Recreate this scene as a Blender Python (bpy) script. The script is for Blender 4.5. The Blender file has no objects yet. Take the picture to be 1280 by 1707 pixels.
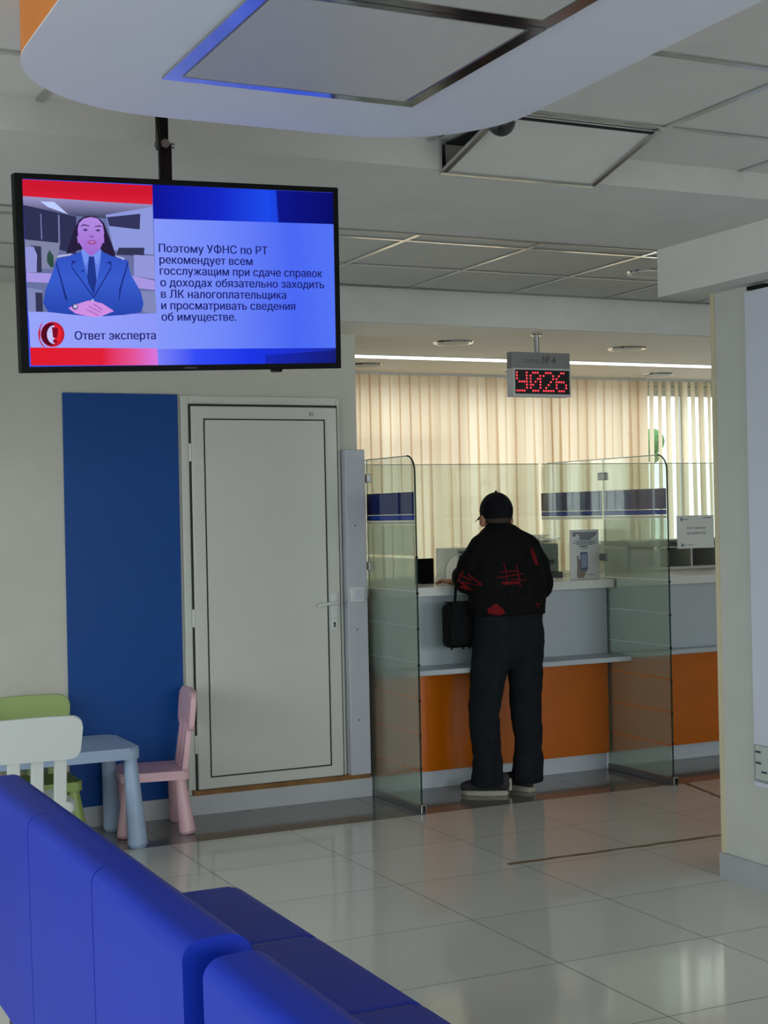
import bpy, bmesh, math, random
from mathutils import Vector, Matrix
from mathutils.bvhtree import BVHTree
from mathutils.geometry import delaunay_2d_cdt

random.seed(7)
scene = bpy.context.scene
COL = scene.collection
PI = math.pi

# ------------------------------------------------------------------ camera
cd = bpy.data.cameras.new('camera')
cam = bpy.data.objects.new('camera', cd)
COL.objects.link(cam)
YAW, PITCH, ROLL = 0.446, 0.0017, 0.0213
_f = Vector((math.sin(YAW)*math.cos(PITCH), math.cos(YAW)*math.cos(PITCH), math.sin(PITCH)))
_r = Vector((math.cos(YAW), -math.sin(YAW), 0))
_d = -(_r.cross(_f))
_rr = math.cos(ROLL)*_r + math.sin(ROLL)*_d
_dd = -math.sin(ROLL)*_r + math.cos(ROLL)*_d
m = Matrix.Identity(4)
for i in range(3):
    m[i][0], m[i][1], m[i][2] = _rr[i], -_dd[i], -_f[i]
m[2][3] = 1.505
cam.matrix_world = m
cd.sensor_fit = 'HORIZONTAL'
cd.sensor_width = 36
cd.lens = 2462/1280*36
cd.clip_start = 0.05
scene.camera = cam

# ------------------------------------------------------------------ light
EXPOSURE = -0.38
w = bpy.data.worlds.new('sky')
scene.world = w
w.use_nodes = True
w.node_tree.nodes['Background'].inputs['Color'].default_value = (0.93, 0.96, 1.0, 1)
w.node_tree.nodes['Background'].inputs['Strength'].default_value = 3.2

def area(name, loc, rot, sx, sy, power, col, spread=180):
    l = bpy.data.lights.new(name, 'AREA')
    l.shape = 'RECTANGLE'
    l.size, l.size_y, l.energy, l.color = sx, sy, power, col
    l.spread = math.radians(spread)
    o = bpy.data.objects.new(name, l)
    o.location, o.rotation_euler = loc, rot
    COL.objects.link(o)
    return o
# daylight outside the glass behind the blinds, outside the hall windows on the left and behind the camera
area('daylight_behind_blinds', (5.0, 10.0, 1.75), (-PI/2, 0, 0), 9.0, 2.4, 110, (1.0, 0.98, 0.97))
area('daylight_left_windows', (-3.1, 2.2, 1.6), (0, -0.98, 0), 1.9, 7.6, 128, (0.955, 0.965, 1.0), 105)
area('daylight_rear_windows', (0.6, -4.6, 1.6), (0.92, 0, 0), 5.6, 2.0, 230, (0.955, 0.965, 1.0), 95)

area('added_counter_fill', (6.8, -4.6, 1.6), (1.25, 0, 0), 4.4, 2.0, 150, (0.955, 0.965, 1.0), 120)  # added unseen source, put in to brighten the counter zone

scene.view_settings.view_transform = 'Standard'
scene.view_settings.look = 'None'
scene.view_settings.gamma = 1
scene.view_settings.exposure = EXPOSURE
scene.view_settings.use_curve_mapping = False
scene.cycles.max_bounces = 10
scene.cycles.diffuse_bounces = 5
scene.cycles.glossy_bounces = 4
scene.cycles.transmission_bounces = 8
scene.cycles.transparent_max_bounces = 16
scene.cycles.caustics_reflective = False
scene.cycles.caustics_refractive = False
scene.cycles.sample_clamp_indirect = 4.0

# ------------------------------------------------------------------ materials
def lin(c):
    return tuple(((v/255)/12.92 if v/255 <= 0.04045 else ((v/255+0.055)/1.055)**2.4) for v in c) + (1,)

def mat(name, col, rough=0.5, metal=0.0, spec=0.5, noise=0.03, nscale=6.0, bump=0.0, bscale=80.0, coat=0.0):
    M = bpy.data.materials.new(name)
    M.use_nodes = True
    nt = M.node_tree
    b = nt.nodes['Principled BSDF']
    b.inputs['Roughness'].default_value = rough
    b.inputs['Metallic'].default_value = metal
    b.inputs['Specular IOR Level'].default_value = spec
    b.inputs['Coat Weight'].default_value = coat
    b.inputs['Coat Roughness'].default_value = 0.01
    tc = nt.nodes.new('ShaderNodeTexCoord')
    n = nt.nodes.new('ShaderNodeTexNoise')
    n.inputs['Scale'].default_value = nscale
    n.inputs['Detail'].default_value = 3
    nt.links.new(tc.outputs['Object'], n.inputs['Vector'])
    r = nt.nodes.new('ShaderNodeValToRGB')
    c = lin(col)
    r.color_ramp.elements[0].position = 0.3
    r.color_ramp.elements[1].position = 0.7
    r.color_ramp.elements[0].color = tuple(max(0, x*(1-noise)) for x in c[:3]) + (1,)
    r.color_ramp.elements[1].color = tuple(min(1, x*(1+noise)) for x in c[:3]) + (1,)
    nt.links.new(n.outputs['Fac'], r.inputs['Fac'])
    nt.links.new(r.outputs['Color'], b.inputs['Base Color'])
    if bump:
        n2 = nt.nodes.new('ShaderNodeTexNoise')
        n2.inputs['Scale'].default_value = bscale
        nt.links.new(tc.outputs['Object'], n2.inputs['Vector'])
        bp = nt.nodes.new('ShaderNodeBump')
        bp.inputs['Strength'].default_value = bump
        bp.inputs['Distance'].default_value = 0.01
        nt.links.new(n2.outputs['Fac'], bp.inputs['Height'])
        nt.links.new(bp.outputs['Normal'], b.inputs['Normal'])
    return M

def emit(name, col, strength=1.0):
    M = bpy.data.materials.new(name)
    M.use_nodes = True
    nt = M.node_tree
    nt.nodes.remove(nt.nodes['Principled BSDF'])
    e = nt.nodes.new('ShaderNodeEmission')
    e.inputs['Color'].default_value = lin(col)
    e.inputs['Strength'].default_value = strength / 2**EXPOSURE
    nt.links.new(e.outputs[0], nt.nodes['Material Output'].inputs[0])
    return M

def emit_ramp(name, stops, x0, x1, axis='X'):
    """a glowing screen colour that runs along the screen (object X or Z)"""
    M = emit(name, (0, 0, 0))
    nt = M.node_tree
    e = [n for n in nt.nodes if n.type == 'EMISSION'][0]
    tc = nt.nodes.new('ShaderNodeTexCoord')
    s = nt.nodes.new('ShaderNodeSeparateXYZ')
    mr = nt.nodes.new('ShaderNodeMapRange')
    mr.inputs['From Min'].default_value = x0
    mr.inputs['From Max'].default_value = x1
    r = nt.nodes.new('ShaderNodeValToRGB')
    while len(r.color_ramp.elements) < len(stops):
        r.color_ramp.elements.new(0.5)
    for k, (p, c) in enumerate(stops):
        r.color_ramp.elements[k].position = p
        r.color_ramp.elements[k].color = lin(c)
    nt.links.new(tc.outputs['Object'], s.inputs[0])
    nt.links.new(s.outputs[axis], mr.inputs['Value'])
    nt.links.new(mr.outputs[0], r.inputs['Fac'])
    nt.links.new(r.outputs['Color'], e.inputs['Color'])
    return M

def thin_glass(name, tint, gloss=0.04, rough=0.0, haze=0.0, hazecol=(200, 210, 200)):
    M = bpy.data.materials.new(name)
    M.use_nodes = True
    nt = M.node_tree
    nt.nodes.remove(nt.nodes['Principled BSDF'])
    t = nt.nodes.new('ShaderNodeBsdfTransparent')
    t.inputs[0].default_value = lin(tint)
    out = t.outputs[0]
    if haze:
        d = nt.nodes.new('ShaderNodeBsdfDiffuse')
        d.inputs[0].default_value = lin(hazecol)
        tl = nt.nodes.new('ShaderNodeBsdfTranslucent')
        tl.inputs[0].default_value = lin(hazecol)
        dm = nt.nodes.new('ShaderNodeMixShader')
        dm.inputs[0].default_value = 0.6
        nt.links.new(d.outputs[0], dm.inputs[1])
        nt.links.new(tl.outputs[0], dm.inputs[2])
        hm = nt.nodes.new('ShaderNodeMixShader')
        hm.inputs[0].default_value = haze
        nt.links.new(out, hm.inputs[1])
        nt.links.new(dm.outputs[0], hm.inputs[2])
        out = hm.outputs[0]
    g = nt.nodes.new('ShaderNodeBsdfGlossy')
    g.inputs['Roughness'].default_value = rough
    fr = nt.nodes.new('ShaderNodeLayerWeight')
    fr.inputs['Blend'].default_value = 0.5
    pw = nt.nodes.new('ShaderNodeMath')
    pw.operation = 'POWER'
    pw.inputs[1].default_value = 3.0
    ml = nt.nodes.new('ShaderNodeMath')
    ml.operation = 'MULTIPLY_ADD'
    ml.inputs[1].default_value = 0.85
    ml.inputs[2].default_value = gloss
    nt.links.new(fr.outputs['Facing'], pw.inputs[0])
    nt.links.new(pw.outputs[0], ml.inputs[0])
    mx = nt.nodes.new('ShaderNodeMixShader')
    nt.links.new(ml.outputs[0], mx.inputs[0])
    nt.links.new(out, mx.inputs[1])
    nt.links.new(g.outputs[0], mx.inputs[2])
    nt.links.new(mx.outputs[0], nt.nodes['Material Output'].inputs[0])
    return M

def tile_floor():
    M = mat('floor_tiles', (206, 205, 198), rough=0.09, noise=0.02, nscale=1.5)
    nt = M.node_tree
    b = nt.nodes['Principled BSDF']
    src = b.inputs['Base Color'].links[0].from_socket
    tc = nt.nodes.new('ShaderNodeTexCoord')
    s = nt.nodes.new('ShaderNodeSeparateXYZ')
    nt.links.new(tc.outputs['Object'], s.inputs[0])
    def math_(op, a, bv=None, c=None):
        n = nt.nodes.new('ShaderNodeMath')
        n.operation = op
        for k, v in enumerate((a, bv, c)):
            if v is None:
                continue
            if isinstance(v, (int, float)):
                n.inputs[k].default_value = v
            else:
                nt.links.new(v, n.inputs[k])
        return n.outputs[0]
    def joint(sock, off):
        q = math_('DIVIDE', math_('ADD', sock, off), 0.6)
        fr = math_('FRACT', q)
        d = math_('ABSOLUTE', math_('SUBTRACT', fr, 0.5))
        return math_('GREATER_THAN', d, 0.4968)
    jx = joint(s.outputs['X'], -2.62 + 60)
    jy = joint(s.outputs['Y'], -3.6 + 60)
    j = math_('MAXIMUM', jx, jy)
    border = math_('GREATER_THAN', s.outputs['Y'], 6.6)     # darker tiles in front of the desks
    mx0 = nt.nodes.new('ShaderNodeMix')
    mx0.data_type = 'RGBA'
    nt.links.new(border, mx0.inputs['Factor'])
    nt.links.new(src, mx0.inputs[6])
    mx0.inputs[7].default_value = lin((118, 116, 112))
    # a little mottling from tile to tile
    fx = math_('FLOOR', math_('DIVIDE', math_('ADD', s.outputs['X'], -2.62 + 60), 0.6))
    fy = math_('FLOOR', math_('DIVIDE', math_('ADD', s.outputs['Y'], -3.6 + 60), 0.6))
    cb = nt.nodes.new('ShaderNodeCombineXYZ')
    nt.links.new(fx, cb.inputs[0])
    nt.links.new(fy, cb.inputs[1])
    wn = nt.nodes.new('ShaderNodeTexWhiteNoise')
    nt.links.new(cb.outputs[0], wn.inputs['Vector'])
    hs = nt.nodes.new('ShaderNodeHueSaturation')
    nt.links.new(math_('MULTIPLY_ADD', wn.outputs['Value'], 0.06, 0.97), hs.inputs['Value'])
    nt.links.new(mx0.outputs[2], hs.inputs['Color'])
    mx = nt.nodes.new('ShaderNodeMix')
    mx.data_type = 'RGBA'
    nt.links.new(j, mx.inputs['Factor'])
    nt.links.new(hs.outputs[0], mx.inputs[6])
    mx.inputs[7].default_value = lin((70, 66, 60))
    nt.links.new(mx.outputs[2], b.inputs['Base Color'])
    rg = math_('MULTIPLY_ADD', j, 0.4, 0.09)
    nt.links.new(rg, b.inputs['Roughness'])
    return M

def slat_mat(name, col):
    M = bpy.data.materials.new(name)
    M.use_nodes = True
    nt = M.node_tree
    nt.nodes.remove(nt.nodes['Principled BSDF'])
    tc = nt.nodes.new('ShaderNodeTexCoord')
    mp = nt.nodes.new('ShaderNodeMapping')
    mp.inputs['Scale'].default_value = (5.5, 5.5, 0.12)
    n = nt.nodes.new('ShaderNodeTexNoise')
    n.inputs['Scale'].default_value = 1.0
    nt.links.new(tc.outputs['Object'], mp.inputs[0])
    nt.links.new(mp.outputs[0], n.inputs['Vector'])
    r = nt.nodes.new('ShaderNodeValToRGB')
    c = lin(col)
    r.color_ramp.elements[0].position = 0.3
    r.color_ramp.elements[1].position = 0.7
    r.color_ramp.elements[0].color = (c[0]*0.76, c[1]*0.68, c[2]*0.60, 1)
    r.color_ramp.elements[1].color = (min(1, c[0]*1.06), min(1, c[1]*1.07), min(1, c[2]*1.08), 1)
    nt.links.new(n.outputs['Fac'], r.inputs['Fac'])
    t = nt.nodes.new('ShaderNodeBsdfTranslucent')
    d = nt.nodes.new('ShaderNodeBsdfDiffuse')
    nt.links.new(r.outputs['Color'], t.inputs[0])
    nt.links.new(r.outputs['Color'], d.inputs[0])
    mx = nt.nodes.new('ShaderNodeMixShader')
    mx.inputs[0].default_value = 0.35
    nt.links.new(t.outputs[0], mx.inputs[1])
    nt.links.new(d.outputs[0], mx.inputs[2])
    nt.links.new(mx.outputs[0], nt.nodes['Material Output'].inputs[0])
    return M

M = dict(
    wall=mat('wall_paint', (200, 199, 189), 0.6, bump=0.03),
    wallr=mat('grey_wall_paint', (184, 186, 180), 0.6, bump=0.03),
    ceil=mat('ceiling_tiles', (208, 208, 204), 0.7, bump=0.02),
    plaster=mat('plaster', (205, 205, 202), 0.7),
    metal=mat('grid_metal', (205, 206, 206), 0.16, 1.0),
    chrome=mat('chrome', (200, 202, 202), 0.12, 1.0),
    steel=mat('brushed_steel', (150, 152, 152), 0.35, 1.0),
    floor=tile_floor(),
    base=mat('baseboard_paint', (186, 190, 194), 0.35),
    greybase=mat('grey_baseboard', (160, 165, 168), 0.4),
    blue=mat('blue_laminate', (4, 70, 146), 0.42, spec=0.25, noise=0.02),
    door=mat('white_door_plastic', (206, 208, 200), 0.3, noise=0.01),
    seal=mat('door_seal', (38, 38, 38), 0.7),
    wood=mat('raw_wood', (136, 96, 48), 0.6, noise=0.25, nscale=12),
    trunk=mat('trunking_plastic', (186, 189, 198), 0.4, noise=0.01),
    orange=mat('orange_laminate', (190, 96, 5), 0.22, noise=0.03),
    counter=mat('grey_counter_laminate', (176, 184, 192), 0.35, noise=0.01),
    top=mat('white_worktop', (214, 216, 214), 0.3, noise=0.01),
    kick=mat('kick_plate', (196, 204, 214), 0.35, noise=0.01),
    bezel=mat('matt_black_bezel', (8, 8, 9), 0.55, spec=0.12),
    glass=thin_glass('clear_glass', (247, 250, 247), 0.02),
    edge=mat('glass_edge', (28, 52, 42), 0.15),
    paleedge=mat('pale_glass_edge', (196, 208, 196), 0.2),
    frost=thin_glass('frosted_film', (214, 226, 216), 0.015, 0.25, 0.34, (214, 222, 210)),
    film=thin_glass('translucent_white_strip', (240, 240, 230), 0.04, 0.1, 0.7, (250, 250, 242)),
    band=mat('blue_film', (18, 34, 98), 0.04, spec=0.6, coat=0.7, noise=0.01),
    band2=mat('lighter_blue_film', (24, 60, 150), 0.04, spec=0.6, noise=0.01),
    black=mat('black_plastic', (9, 9, 10), 0.3, spec=0.25),
    sofa=mat('blue_leatherette', (7, 40, 158), 0.45, spec=0.22, noise=0.05, nscale=3, bump=0.06, bscale=240),
    sofabase=mat('dark_sofa_base', (24, 26, 34), 0.6),
    green=mat('green_plastic', (152, 174, 98), 0.4, noise=0.01),
    white=mat('white_plastic', (212, 217, 216), 0.4, noise=0.01),
    lblue=mat('pale_blue_plastic', (162, 184, 214), 0.4, noise=0.01),
    pink=mat('pink_plastic', (228, 186, 196), 0.4, noise=0.01),
    canopy=mat('canopy_plaster', (204, 208, 222), 0.6, noise=0.01),  # cool tint puts some of the screen's blue glow into the colour
    rim=mat('orange_rim_paint', (216, 124, 26), 0.5),
    diffuser=mat('prismatic_diffuser', (176, 178, 182), 0.3, noise=0.05, nscale=300, bump=0.5, bscale=420),
    board=mat('white_info_board', (196, 200, 214), 0.35, noise=0.01),
    paper=mat('paper', (222, 226, 226), 0.7, noise=0.01),
    ink=mat('dark_print', (52, 64, 82), 0.7),
    greyprint=mat('grey_print', (132, 140, 152), 0.7),
    signgrey=mat('grey_sign_plate', (118, 120, 120), 0.5),
    signframe=mat('pale_sign_frame', (190, 190, 192), 0.4),
    cab=mat('dark_cabinet_back', (104, 104, 100), 0.6),
    cabw=mat('white_cabinet_board', (206, 206, 198), 0.5),
    printer=mat('grey_printer_plastic', (146, 152, 150), 0.5),
    slot_light=emit('slot_lamp', (255, 252, 246), 3.0),
    led=emit('led_red', (255, 70, 84), 1.25),
    cloth=mat('black_jersey', (9, 9, 11), 0.95, spec=0.2, noise=0.3, nscale=30, bump=0.3, bscale=60),
    jeans=mat('dark_denim', (20, 24, 29), 0.95, spec=0.2, noise=0.25, nscale=20, bump=0.3, bscale=50),
    capm=mat('dark_cap_cotton', (15, 15, 22), 0.9, spec=0.2, noise=0.1),
    redprint=mat('red_print', (104, 14, 22), 0.9, spec=0.2),
    skin=mat('skin', (176, 122, 96), 0.55, noise=0.08),
    hair=mat('grey_brown_hair', (58, 46, 40), 0.8, noise=0.2, nscale=60),
    shoe=mat('dark_shoe_fabric', (36, 36, 38), 0.8),
    sole=mat('pale_rubber_sole', (150, 146, 132), 0.6),
    bag=mat('black_nylon', (8, 9, 13), 0.8, spec=0.2, noise=0.2, nscale=40),
    tape=mat('worn_brown_tape', (112, 92, 72), 0.6, noise=0.35, nscale=40),
    slat=slat_mat('cream_slats', (248, 230, 206)),
    slat2=slat_mat('pale_slats', (248, 238, 216)),
    leaf=mat('leaves', (80, 130, 70), 0.8, noise=0.4, nscale=10),
    ground=mat('asphalt', (120, 120, 118), 0.9),
    clear=thin_glass('acrylic', (236, 240, 236), 0.06),
    pane=thin_glass('window_pane', (245, 250, 248), 0.04),
)

# ------------------------------------------------------------------ helpers
def obj(name, bm, material, parent=None, smooth=False, inv=True):
    me = bpy.data.meshes.new(name)
    bmesh.ops.recalc_face_normals(bm, faces=bm.faces)
    bm.to_mesh(me)
    bm.free()
    me.materials.append(material)
    if smooth:
        for p in me.polygons:
            p.use_smooth = True
        if smooth != 'all':
            me.set_sharp_from_angle(angle=math.radians(smooth if smooth is not True else 40))
    o = bpy.data.objects.new(name, me)
    COL.objects.link(o)
    if parent is not None:
        o.parent = parent
        if inv:
            o.matrix_parent_inverse = parent.matrix_world.inverted()
    return o

def thing(name, label, cat, loc=(0, 0, 0), rotz=0.0, group=None):
    o = bpy.data.objects.new(name, None)
    o.empty_display_size = 0.1
    COL.objects.link(o)
    o.matrix_world = Matrix.Translation(loc) @ Matrix.Rotation(rotz, 4, 'Z')
    o['label'], o['category'] = label, cat
    if group:
        o['group'] = group
    return o

def tag(o, label, cat, group=None):
    o['label'], o['category'] = label, cat
    if group:
        o['group'] = group
    return o

def struct(o):
    o['kind'] = 'structure'
    return o

def box(bm, x0, x1, y0, y1, z0, z1, bev=0.0, seg=2):
    g = bmesh.ops.create_cube(bm, size=1)
    vs = g['verts']
    for v in vs:
        v.co = Vector((x0 + (v.co.x+.5)*(x1-x0), y0 + (v.co.y+.5)*(y1-y0), z0 + (v.co.z+.5)*(z1-z0)))
    if bev:
        es = list({e for v in vs for e in v.link_edges})
        bmesh.ops.bevel(bm, geom=es, offset=bev, segments=seg, affect='EDGES', profile=0.5)
    return bm

def B(*a, **k):
    return box(bmesh.new(), *a, **k)

def cyl(bm, p0, p1, r0, r1=None, n=20):
    p0, p1 = Vector(p0), Vector(p1)
    r1 = r0 if r1 is None else r1
    d = p1 - p0
    L = d.length
    rot = d.to_track_quat('Z', 'Y').to_matrix().to_4x4()
    g = bmesh.ops.create_cone(bm, cap_ends=True, segments=n, radius1=r0, radius2=r1, depth=L,
                              matrix=Matrix.Translation((p0+p1)/2) @ rot)
    return bm

def ball(bm, c, r, sc=(1, 1, 1), rot=None, n=16):
    mtx = Matrix.Translation(c) @ (rot.to_4x4() if rot is not None else Matrix.Identity(4)) @ Matrix.Diagonal((sc[0], sc[1], sc[2], 1))
    bmesh.ops.create_uvsphere(bm, u_segments=n, v_segments=max(8, n//2+2), radius=r, matrix=mtx)
    return bm

def caps(bm, pts):
    """tapered chain: pts = [(x, y, z, r), ...]"""
    for k, p in enumerate(pts):
        ball(bm, p[:3], p[3])
        if k:
            q = pts[k-1]
            if (Vector(p[:3])-Vector(q[:3])).length > 1e-4:
                cyl(bm, q[:3], p[:3], q[3], p[3], 18)
    return bm

def prism(bm, poly, a0, a1, axis='Y'):
    """extrude a polygon; axis Y: poly in (x,z); X: (y,z); Z: (x,y)"""
    def P(u, v, a):
        return (u, a, v) if axis == 'Y' else (a, u, v) if axis == 'X' else (u, v, a)
    v0 = [bm.verts.new(P(u, v, a0)) for u, v in poly]
    v1 = [bm.verts.new(P(u, v, a1)) for u, v in poly]
    f0 = bm.faces.new(v0)
    f1 = bm.faces.new(v1[::-1])
    n = len(poly)
    for i in range(n):
        bm.faces.new((v0[i], v1[i], v1[(i+1) % n], v0[(i+1) % n]))
    return f0, f1

def rpoly(pts, radii, n=6):
    """polygon with rounded corners"""
    out = []
    N = len(pts)
    for i in range(N):
        p, a, b = Vector(pts[i]), Vector(pts[i-1]), Vector(pts[(i+1) % N])
        r = radii[i] if isinstance(radii, (list, tuple)) else radii
        if r <= 0:
            out.append(tuple(p))
            continue
        da, db = (a-p).normalized(), (b-p).normalized()
        ang = da.angle(db)
        t = r/math.tan(ang/2)
        c = p + (da+db).normalized()*(r/math.sin(ang/2))
        s, e = p+da*t-c, p+db*t-c
        a0 = math.atan2(s.y, s.x)
        a1 = math.atan2(e.y, e.x)
        while a1-a0 > PI:
            a1 -= 2*PI
        while a1-a0 < -PI:
            a1 += 2*PI
        for k in range(n+1):
            t_ = a0+(a1-a0)*k/n
            out.append((c.x+r*math.cos(t_), c.y+r*math.sin(t_)))
    return out

def tube(bm, pts, r, n=8):
    for k in range(1, len(pts)):
        cyl(bm, pts[k-1], pts[k], r, r, n)
        ball(bm, pts[k], r, n=n)
    return bm

def remesh(name, bm, material, voxel, parent, smooth_it=4, factor=0.5):
    me = bpy.data.meshes.new('tmp')
    bm.to_mesh(me)
    bm.free()
    t = bpy.data.objects.new('tmp', me)
    COL.objects.link(t)
    r = t.modifiers.new('r', 'REMESH')
    r.mode = 'VOXEL'
    r.voxel_size = voxel
    s = t.modifiers.new('s', 'SMOOTH')
    s.iterations, s.factor = smooth_it, factor
    dg = bpy.context.evaluated_depsgraph_get()
    dg.update()
    new = bpy.data.meshes.new_from_object(t.evaluated_get(dg))
    bpy.data.objects.remove(t)
    new.name = name
    new.materials.clear()
    new.materials.append(material)
    for p in new.polygons:
        p.use_smooth = True
    o = bpy.data.objects.new(name, new)
    COL.objects.link(o)
    if parent is not None:
        o.parent = parent
        o.matrix_parent_inverse = parent.matrix_world.inverted()
    return o

def text_bm(s, width, height=None, mtx=None, bold=0.0):
    """flat lettering fitted to a width, baseline left at the origin of mtx (letters in local x/z);
    filled by winding number, so that overlapping strokes stay whole"""
    cu = bpy.data.curves.new('t', 'FONT')
    cu.body = s
    cu.size = 1
    cu.fill_mode = 'NONE'
    cu.resolution_u = 3
    cu.offset = bold
    t = bpy.data.objects.new('t', cu)
    COL.objects.link(t)
    dg = bpy.context.evaluated_depsgraph_get()
    dg.update()
    me = bpy.data.meshes.new_from_object(t.evaluated_get(dg))
    bpy.data.objects.remove(t)
    co = [v.co.copy() for v in me.vertices]
    nx2 = {}
    for e in me.edges:
        nx2.setdefault(e.vertices[0], []).append(e.vertices[1])
        nx2.setdefault(e.vertices[1], []).append(e.vertices[0])
    bpy.data.meshes.remove(me)
    seen, loops = set(), []
    for st in sorted(nx2):
        if st in seen:
            continue
        lp, cur = [], st
        while cur is not None and cur not in seen:
            seen.add(cur)
            lp.append(cur)
            cand = [q for q in nx2[cur] if q not in seen]
            cur = (cur+1 if cur+1 in cand else (cand[0] if cand else None))
        loops.append([co[q] for q in lp])
    x0, x1 = min(c.x for c in co), max(c.x for c in co)
    k_ = width/(x1-x0)
    kz = k_ if height is None else height/0.73
    pts, edges = [], []
    for l in loops:
        n0 = len(pts)
        pts += [Vector((c.x, c.y)) for c in l]
        edges += [(n0+i, n0+(i+1) % len(l)) for i in range(len(l))]
    vo, _, fo, *_rest = delaunay_2d_cdt(pts, edges, [], 0, 1e-5)
    def winding(q):
        n = 0
        for l in loops:
            for i in range(len(l)):
                a_, b_ = l[i-1], l[i]
                if (a_.y <= q.y) != (b_.y <= q.y):
                    if q.x < (b_.x-a_.x)*(q.y-a_.y)/(b_.y-a_.y)+a_.x:
                        n += 1 if b_.y > a_.y else -1
        return n
    bm = bmesh.new()
    vs = {}
    for f in fo:
        q = (vo[f[0]]+vo[f[1]]+vo[f[2]])/3
        if winding(q) == 0:
            continue
        for i in f:
            if i not in vs:
                v = Vector(((vo[i].x-x0)*k_, 0, vo[i].y*kz))
                vs[i] = bm.verts.new((mtx @ v) if mtx is not None else v)
        bm.faces.new([vs[i] for i in f])
    return bm

def join(bms):
    out = bmesh.new()
    for b in bms:
        me = bpy.data.meshes.new('j')
        b.to_mesh(me)
        b.free()
        out.from_mesh(me)
        bpy.data.meshes.remove(me)
    return out

def copy_tree(o, parent=None):
    c = o.copy()
    COL.objects.link(c)
    if parent is not None:
        c.parent = parent
        c.matrix_parent_inverse = o.matrix_parent_inverse
    for ch in list(o.children):
        copy_tree(ch, c)
    return c

# ================================================================== the room
struct(obj('floor', B(-3, 9.5, -4.6, 10.4, -0.1, 0), M['floor']))
bm = B(-3, 9.5, -4.6, 6.73, 2.66, 2.78)
box(bm, -3, 2.3, 6.73, 7.4, 2.66, 2.78)
box(bm, 2.3, 9.5, 6.73, 9.3, 2.475, 2.78)              # lower ceiling over the desks, its front is the soffit
box(bm, -3, 2.3, 7.4, 9.3, 2.475, 2.78)
struct(obj('ceiling', bm, M['ceil']))
struct(obj('ceiling', B(2.32, 9.38, 6.76, 9.2, 2.4735, 2.476), mat('lit_lower_ceiling', (234, 231, 223), 0.6, noise=0.01)))   # added paler sheet, puts window light into the lower ceiling's colour
struct(obj('trim_1', B(-3, 9.5, 4.04, 5.0, 2.57, 2.665), M['plaster']))                # cross beam
struct(obj('trim_2', B(3.66, 4.3, -4.6, 4.995, 2.375, 2.665), M['plaster']))           # bulkhead over the right wall
# ceiling grid, polished T-bars
bm = bmesh.new()
for y in (3.65, 3.06, 2.47, 1.88, 5.555, 6.155):
    box(bm, -3, 9.4, y-.011, y+.011, 2.654, 2.662)
for x in [2.715+.6*k for k in range(-9, 11)]:
    for y0, y1 in ((-2, 4.04),):
        box(bm, x-.011, x+.011, y0, y1, 2.6545, 2.6625)
for x in [2.78+.6*k for k in range(-9, 11)]:
    box(bm, x-.011, x+.011, 5.0, 6.73, 2.6545, 2.6625)
struct(obj('trim_3', bm, M['metal']))
bm = B(-3, 9.4, 6.712, 6.732, 2.652, 2.662)
box(bm, -3, 9.4, 4.992, 5.012, 2.566, 2.576)
struct(obj('trim_4', bm, M['steel']))
# ramped tile between ceiling and beam
bm = bmesh.new()
prism(bm, [(3.69, 2.652), (4.04, 2.562), (4.04, 2.566), (3.69, 2.656)], 2.165, 2.70, 'X')
struct(obj('trim_5', bm, M['ceil']))
# dark board that paints the shade of the opening above the ramp
struct(obj('trim_10', B(2.17, 2.695, 3.69, 4.036, 2.648, 2.653), mat('painted_void_shade', (26, 26, 28), 0.9)))
bm = bmesh.new()
box(bm, 2.15, 2.71, 4.028, 4.046, 2.556, 2.568)
for x0, x1 in ((2.15, 2.168), (2.695, 2.712)):
    prism(bm, [(3.67, 2.648), (4.035, 2.556), (4.035, 2.568), (3.67, 2.660)], x0, x1, 'X')
box(bm, 2.148, 2.160, 4.024, 4.046, 2.56, 2.66)
struct(obj('trim_6', bm, M['metal']))

bm = B(-3, 2.3, 7.2, 7.34, 0, 2.66)
box(bm, 2.3, 3.29, 7.2, 7.34, 0, 2.475)
struct(obj('wall_back', bm, M['wall']))
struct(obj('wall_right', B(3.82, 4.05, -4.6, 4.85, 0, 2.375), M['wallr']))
struct(obj('wall_east', B(9.4, 9.5, -4.6, 10.4, 0, 2.475), M['wall']))
# window wall behind the desks
bm = B(-3, 9.4, 9.22, 9.4, 0, 0.75)
box(bm, -3, 9.4, 9.22, 9.4, 2.44, 2.475)
for x0, x1 in ((-3, 2.6), (8.2, 9.4)):
    box(bm, x0, x1, 9.22, 9.4, 0.75, 2.44)
struct(obj('wall_front', bm, M['wall']))
bm = bmesh.new()
for x in (2.6, 3.20, 3.60, 3.812, 4.03, 4.9, 5.6, 6.3, 7.0, 7.7, 8.2):
    box(bm, x-.028, x+.028, 9.26, 9.33, 0.75, 2.44)
for z in (0.785, 2.4):
    box(bm, 2.6, 8.2, 9.265, 9.325, z-.035, z+.035)
box(bm, 2.6, 4.9, 9.265, 9.325, 1.97, 2.03)
win = struct(obj('window_1', bm, M['white']))
obj('window_pane', B(2.6, 8.2, 9.29, 9.296, 0.8, 2.4), M['pane'], win)
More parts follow.
